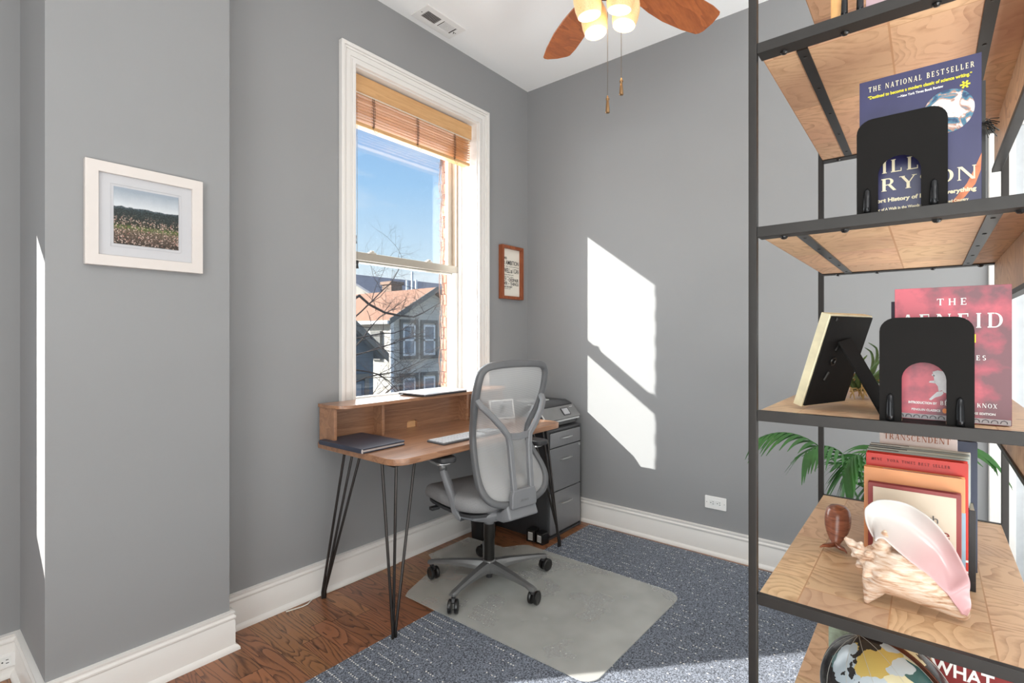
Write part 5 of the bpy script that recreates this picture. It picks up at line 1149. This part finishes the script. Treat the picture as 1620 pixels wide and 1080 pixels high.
def house(label, x0, x1, y0, y1, ze, zr, wm, rm, wins, ov=.3, name='house', axis='y', trim=None):
    h_ = thing(name, label, 'house', ((x0+x1)/2, (y0+y1)/2, GZ)); oh = ((x0+x1)/2,(y0+y1)/2,GZ)
    xm = (x0+x1)/2; ym = (y0+y1)/2
    if axis == 'y': MB().prism([(x0,GZ),(x1,GZ),(x1,ze),(xm,zr-.08),(x0,ze)], y0, y1, 'Y').build('wall', wm, h_, oh)
    else: MB().prism([(y0,GZ),(y1,GZ),(y1,ze),(ym,zr-.08),(y0,ze)], x0, x1, 'X').build('wall', wm, h_, oh)
    s_ = (zr-ze)/((x1-x0)/2 if axis == 'y' else (y1-y0)/2); t_ = .16
    lo = ze-s_*ov
    if axis == 'y':
        for sg in (-1,1):
            xe = (x0-ov) if sg < 0 else (x1+ov)
            MB().prism([(xe,lo),(xm,zr),(xm,zr+t_),(xe,lo+t_)], y0-ov, y1+ov, 'Y').build('roof', rm, h_, oh)
    else:
        for sg in (-1,1):
            ye = (y0-ov) if sg < 0 else (y1+ov)
            MB().prism([(ye,lo),(ym,zr),(ym,zr+t_),(ye,lo+t_)], x0-ov, x1+ov, 'X').build('roof', rm, h_, oh)
    tm = trim or M_otrim
    if axis == 'y':
        f = MB()
        for sg in (-1,1):
            xe = (x0-ov-.02) if sg < 0 else (x1+ov+.02); f.prism([(xe,lo-.08),(xm,zr-.08),(xm,zr+t_+.03),(xe,lo+t_+.02)], y0-ov-.06, y0-ov, 'Y')
        f.build('rake_board', M_dtrim, h_, oh)
        g_ = MB().box(x0-ov-.12, x0-ov, y0-ov, y1+ov, lo-.05, lo+.10).build('gutter', tm, h_, oh)
    for (wx, wz, ww, wh_) in wins:
        fr_o = MB().rectring(wx-ww/2-.16, wx+ww/2+.16, wz-.16, wz+wh_+.22, .15, y0-.06, y0-.0).build('window_surround', M_dtrim, h_, oh)
        fr_i = MB().rectring(wx-ww/2, wx+ww/2, wz, wz+wh_, .09, y0-.05, y0-.0).box(wx-ww/2, wx+ww/2, y0-.05, y0-.0, wz+wh_*.5-.04, wz+wh_*.5+.04).build('window', tm, h_, oh)
        MB().box(wx-ww/2+.05, wx+ww/2-.05, y0-.03, y0-.005, wz+.05, wz+wh_-.05).build('pane', M_win, fr_i, oh)
    return h_, oh
# grey gabled house: facade 16 m away
hA, oA = house('grey clapboard house with a brown gabled roof and paired windows across the street', 11.05, 15.9, 16, 27, 2.02, 3.42, M_sid, M_shg,
    [(12.05,.38,.72,1.42),(13.25,.38,.72,1.42),(14.45,.38,.72,1.42),(12.05,-2.35,.72,1.72),(13.25,-2.35,.72,1.72),(14.45,-2.35,.72,1.72)])
MB().box(11.03-.12,11.05,16.6,17.3,.2,1.5).build('side_window', M_dtrim, hA, oA)
MB().box(11.05-.05,11.05+.12,15.94,16.0,GZ,2.0).build('corner_board', M_otrim, hA, oA)
# taller house with dark hipped roof behind
hB, oB = house('tall house with a dark grey roof, skylight and brick chimney behind the grey one', 19.0, 34, 26, 38, 3.3, 5.9, siding('taupe_siding', (150,146,140)), M_shd, [], axis='x', ov=.4)
MB().box(18.3,19.2,25.4,26.4,2.4,4.75).box(18.2,19.3,25.3,26.5,4.75,4.95).build('chimney', mat('chimney_brick', (150,124,108), .9, var=.25, vs=9), hB, oB)
sk = Matrix.Translation((21.5,27.2,4.05)) @ Matrix.Rotation(math.atan2(2.6,6),4,'X'); MB().box(-.6,.6,-.6,.6,.12,.3,sk).build('skylight', mat('skylight_glass', (150,190,210), .2), hB, oB)
for q, (vx, vh) in enumerate(((22.4,1.3),(21.9,.6),(22.8,.7))): MB().cyl((vx,28.2,4.3),(vx,28.2,4.4+vh+.5),.09).build('vent_pipe', M_otrim, hB, oB)
# small dark house at the left
house('small dark blue-grey house with a steep gable at the lower left of the window view', 3.4, 6.55, 11, 15, .80, 2.15, M_sid2, mat('grey_shingle', (112,120,130), .95, var=.12, vs=6), [(5.95,-1.4,.5,1.3)], trim=M_sid2)
# far row of low houses
far = random.Random(2)
for q, (fx0, w_, col) in enumerate(((8,7,(150,110,96)),(17,8,(170,140,120)),(27,9,(140,130,124)))):
    house(('low reddish house far behind at the left edge of the window view','far tan house rising behind the brown roof','far grey house behind the dark roof')[q], fx0+14, fx0+14+w_, 48, 56, 1.0, 2.6, siding('far_siding%d'%q, col), M_shd if q else M_shg, [], axis='x')

# bare tree between the houses
M_bark = mat('bark', (74,64,60), .95, var=.25, vs=8)
T0 = Vector((3.45, 7.9, GZ)); tree = thing('bare_tree', 'leafless tree with thin dark tangled branches in front of the grey house', 'tree', T0)
rb_ = random.Random(21)
def branch(mb, p, d, L_, r_, depth):
    pts = [p.copy()]; n_ = 7; rad = [r_]
    for i in range(n_):
        d = (d + Vector((rb_.uniform(-.26,.26), rb_.uniform(-.16,.16), rb_.uniform(-.20,.20)))).normalized(); p = p + d*(L_/n_); pts.append(p.copy()); rad.append(r_*(1-.7*(i+1)/n_))
        if depth > 0 and i >= 1:
            for _ in range(2 if depth < 2 else 1):
                sd_ = Vector((rb_.uniform(-.6,1), rb_.uniform(-.5,.5), rb_.uniform(-.9,.9))).normalized(); branch(mb, p.copy(), (d*.6+sd_*.8).normalized(), L_*rb_.uniform(.38,.58), rad[-1]*.62, depth-1)
    mb.tube(pts, rad, n=4)
tm_ = MB(); tm_.tube([(0,0,0),(.06,0,1.8),(0,.05,3.4),(.03,0,5.0),(0,.04,6.6)], [.16,.13,.11,.08,.05], n=12)
tm_.build('trunk', M_bark, tree, smooth=True)
for k, (dx, dy, dz, z_) in enumerate(((.95,.1,.0,4.3),(.9,-.1,.25,4.7),(.95,.0,.12,5.1),(.8,.1,.5,5.3),(.95,.05,.1,5.7),(.7,-.1,.6,5.9),(.9,.1,-.1,5.4),(.85,-.12,.35,4.1))):
    bm_ = MB(); branch(bm_, Vector((0.02,.0,z_)), Vector((dx,dy,dz)).normalized(), 2.5, .022, 3); bm_.build('branch', M_bark, tree, smooth=True)
# one longer limb sagging across the roofs
lb = MB().tube([(0,.03,6.5),(.5,.0,6.78),(.75,.0,6.60),(1.2,.0,6.42),(1.65,.0,6.36),(2.1,.0,6.34),(2.4,.0,6.45),(2.75,.0,6.62),(3.1,0,6.8)], [.045,.035,.030,.028,.026,.024,.018,.012,.006], n=7)
for k in range(9):
    branch(lb, Vector((.7+.25*k, 0, 6.45)), Vector((rb_.uniform(-.3,.8), rb_.uniform(-.2,.2), rb_.choice((-1,1,.6)))).normalized(), .55, .009, 1)
lb.build('branch', M_bark, tree, smooth=True)

# unseen window frames added on left and back walls to match the fill lamps
w3 = struct('window_3', MB().rectring(-3.95, -1.25, .30, 2.40, .09, XL, XL+.03, 'X'), M_trim); MB().box(XL+.005, XL+.012, -3.86, -1.34, .39, 2.31).build('pane', M_glass, w3)
w4 = struct('window_4', MB().rectring(-3.85, -.55, .30, 2.40, .09, YB, YB+.03, 'Y'), M_trim); MB().box(-3.76, -.64, YB+.005, YB+.012, .39, 2.31).build('pane', M_glass, w4)
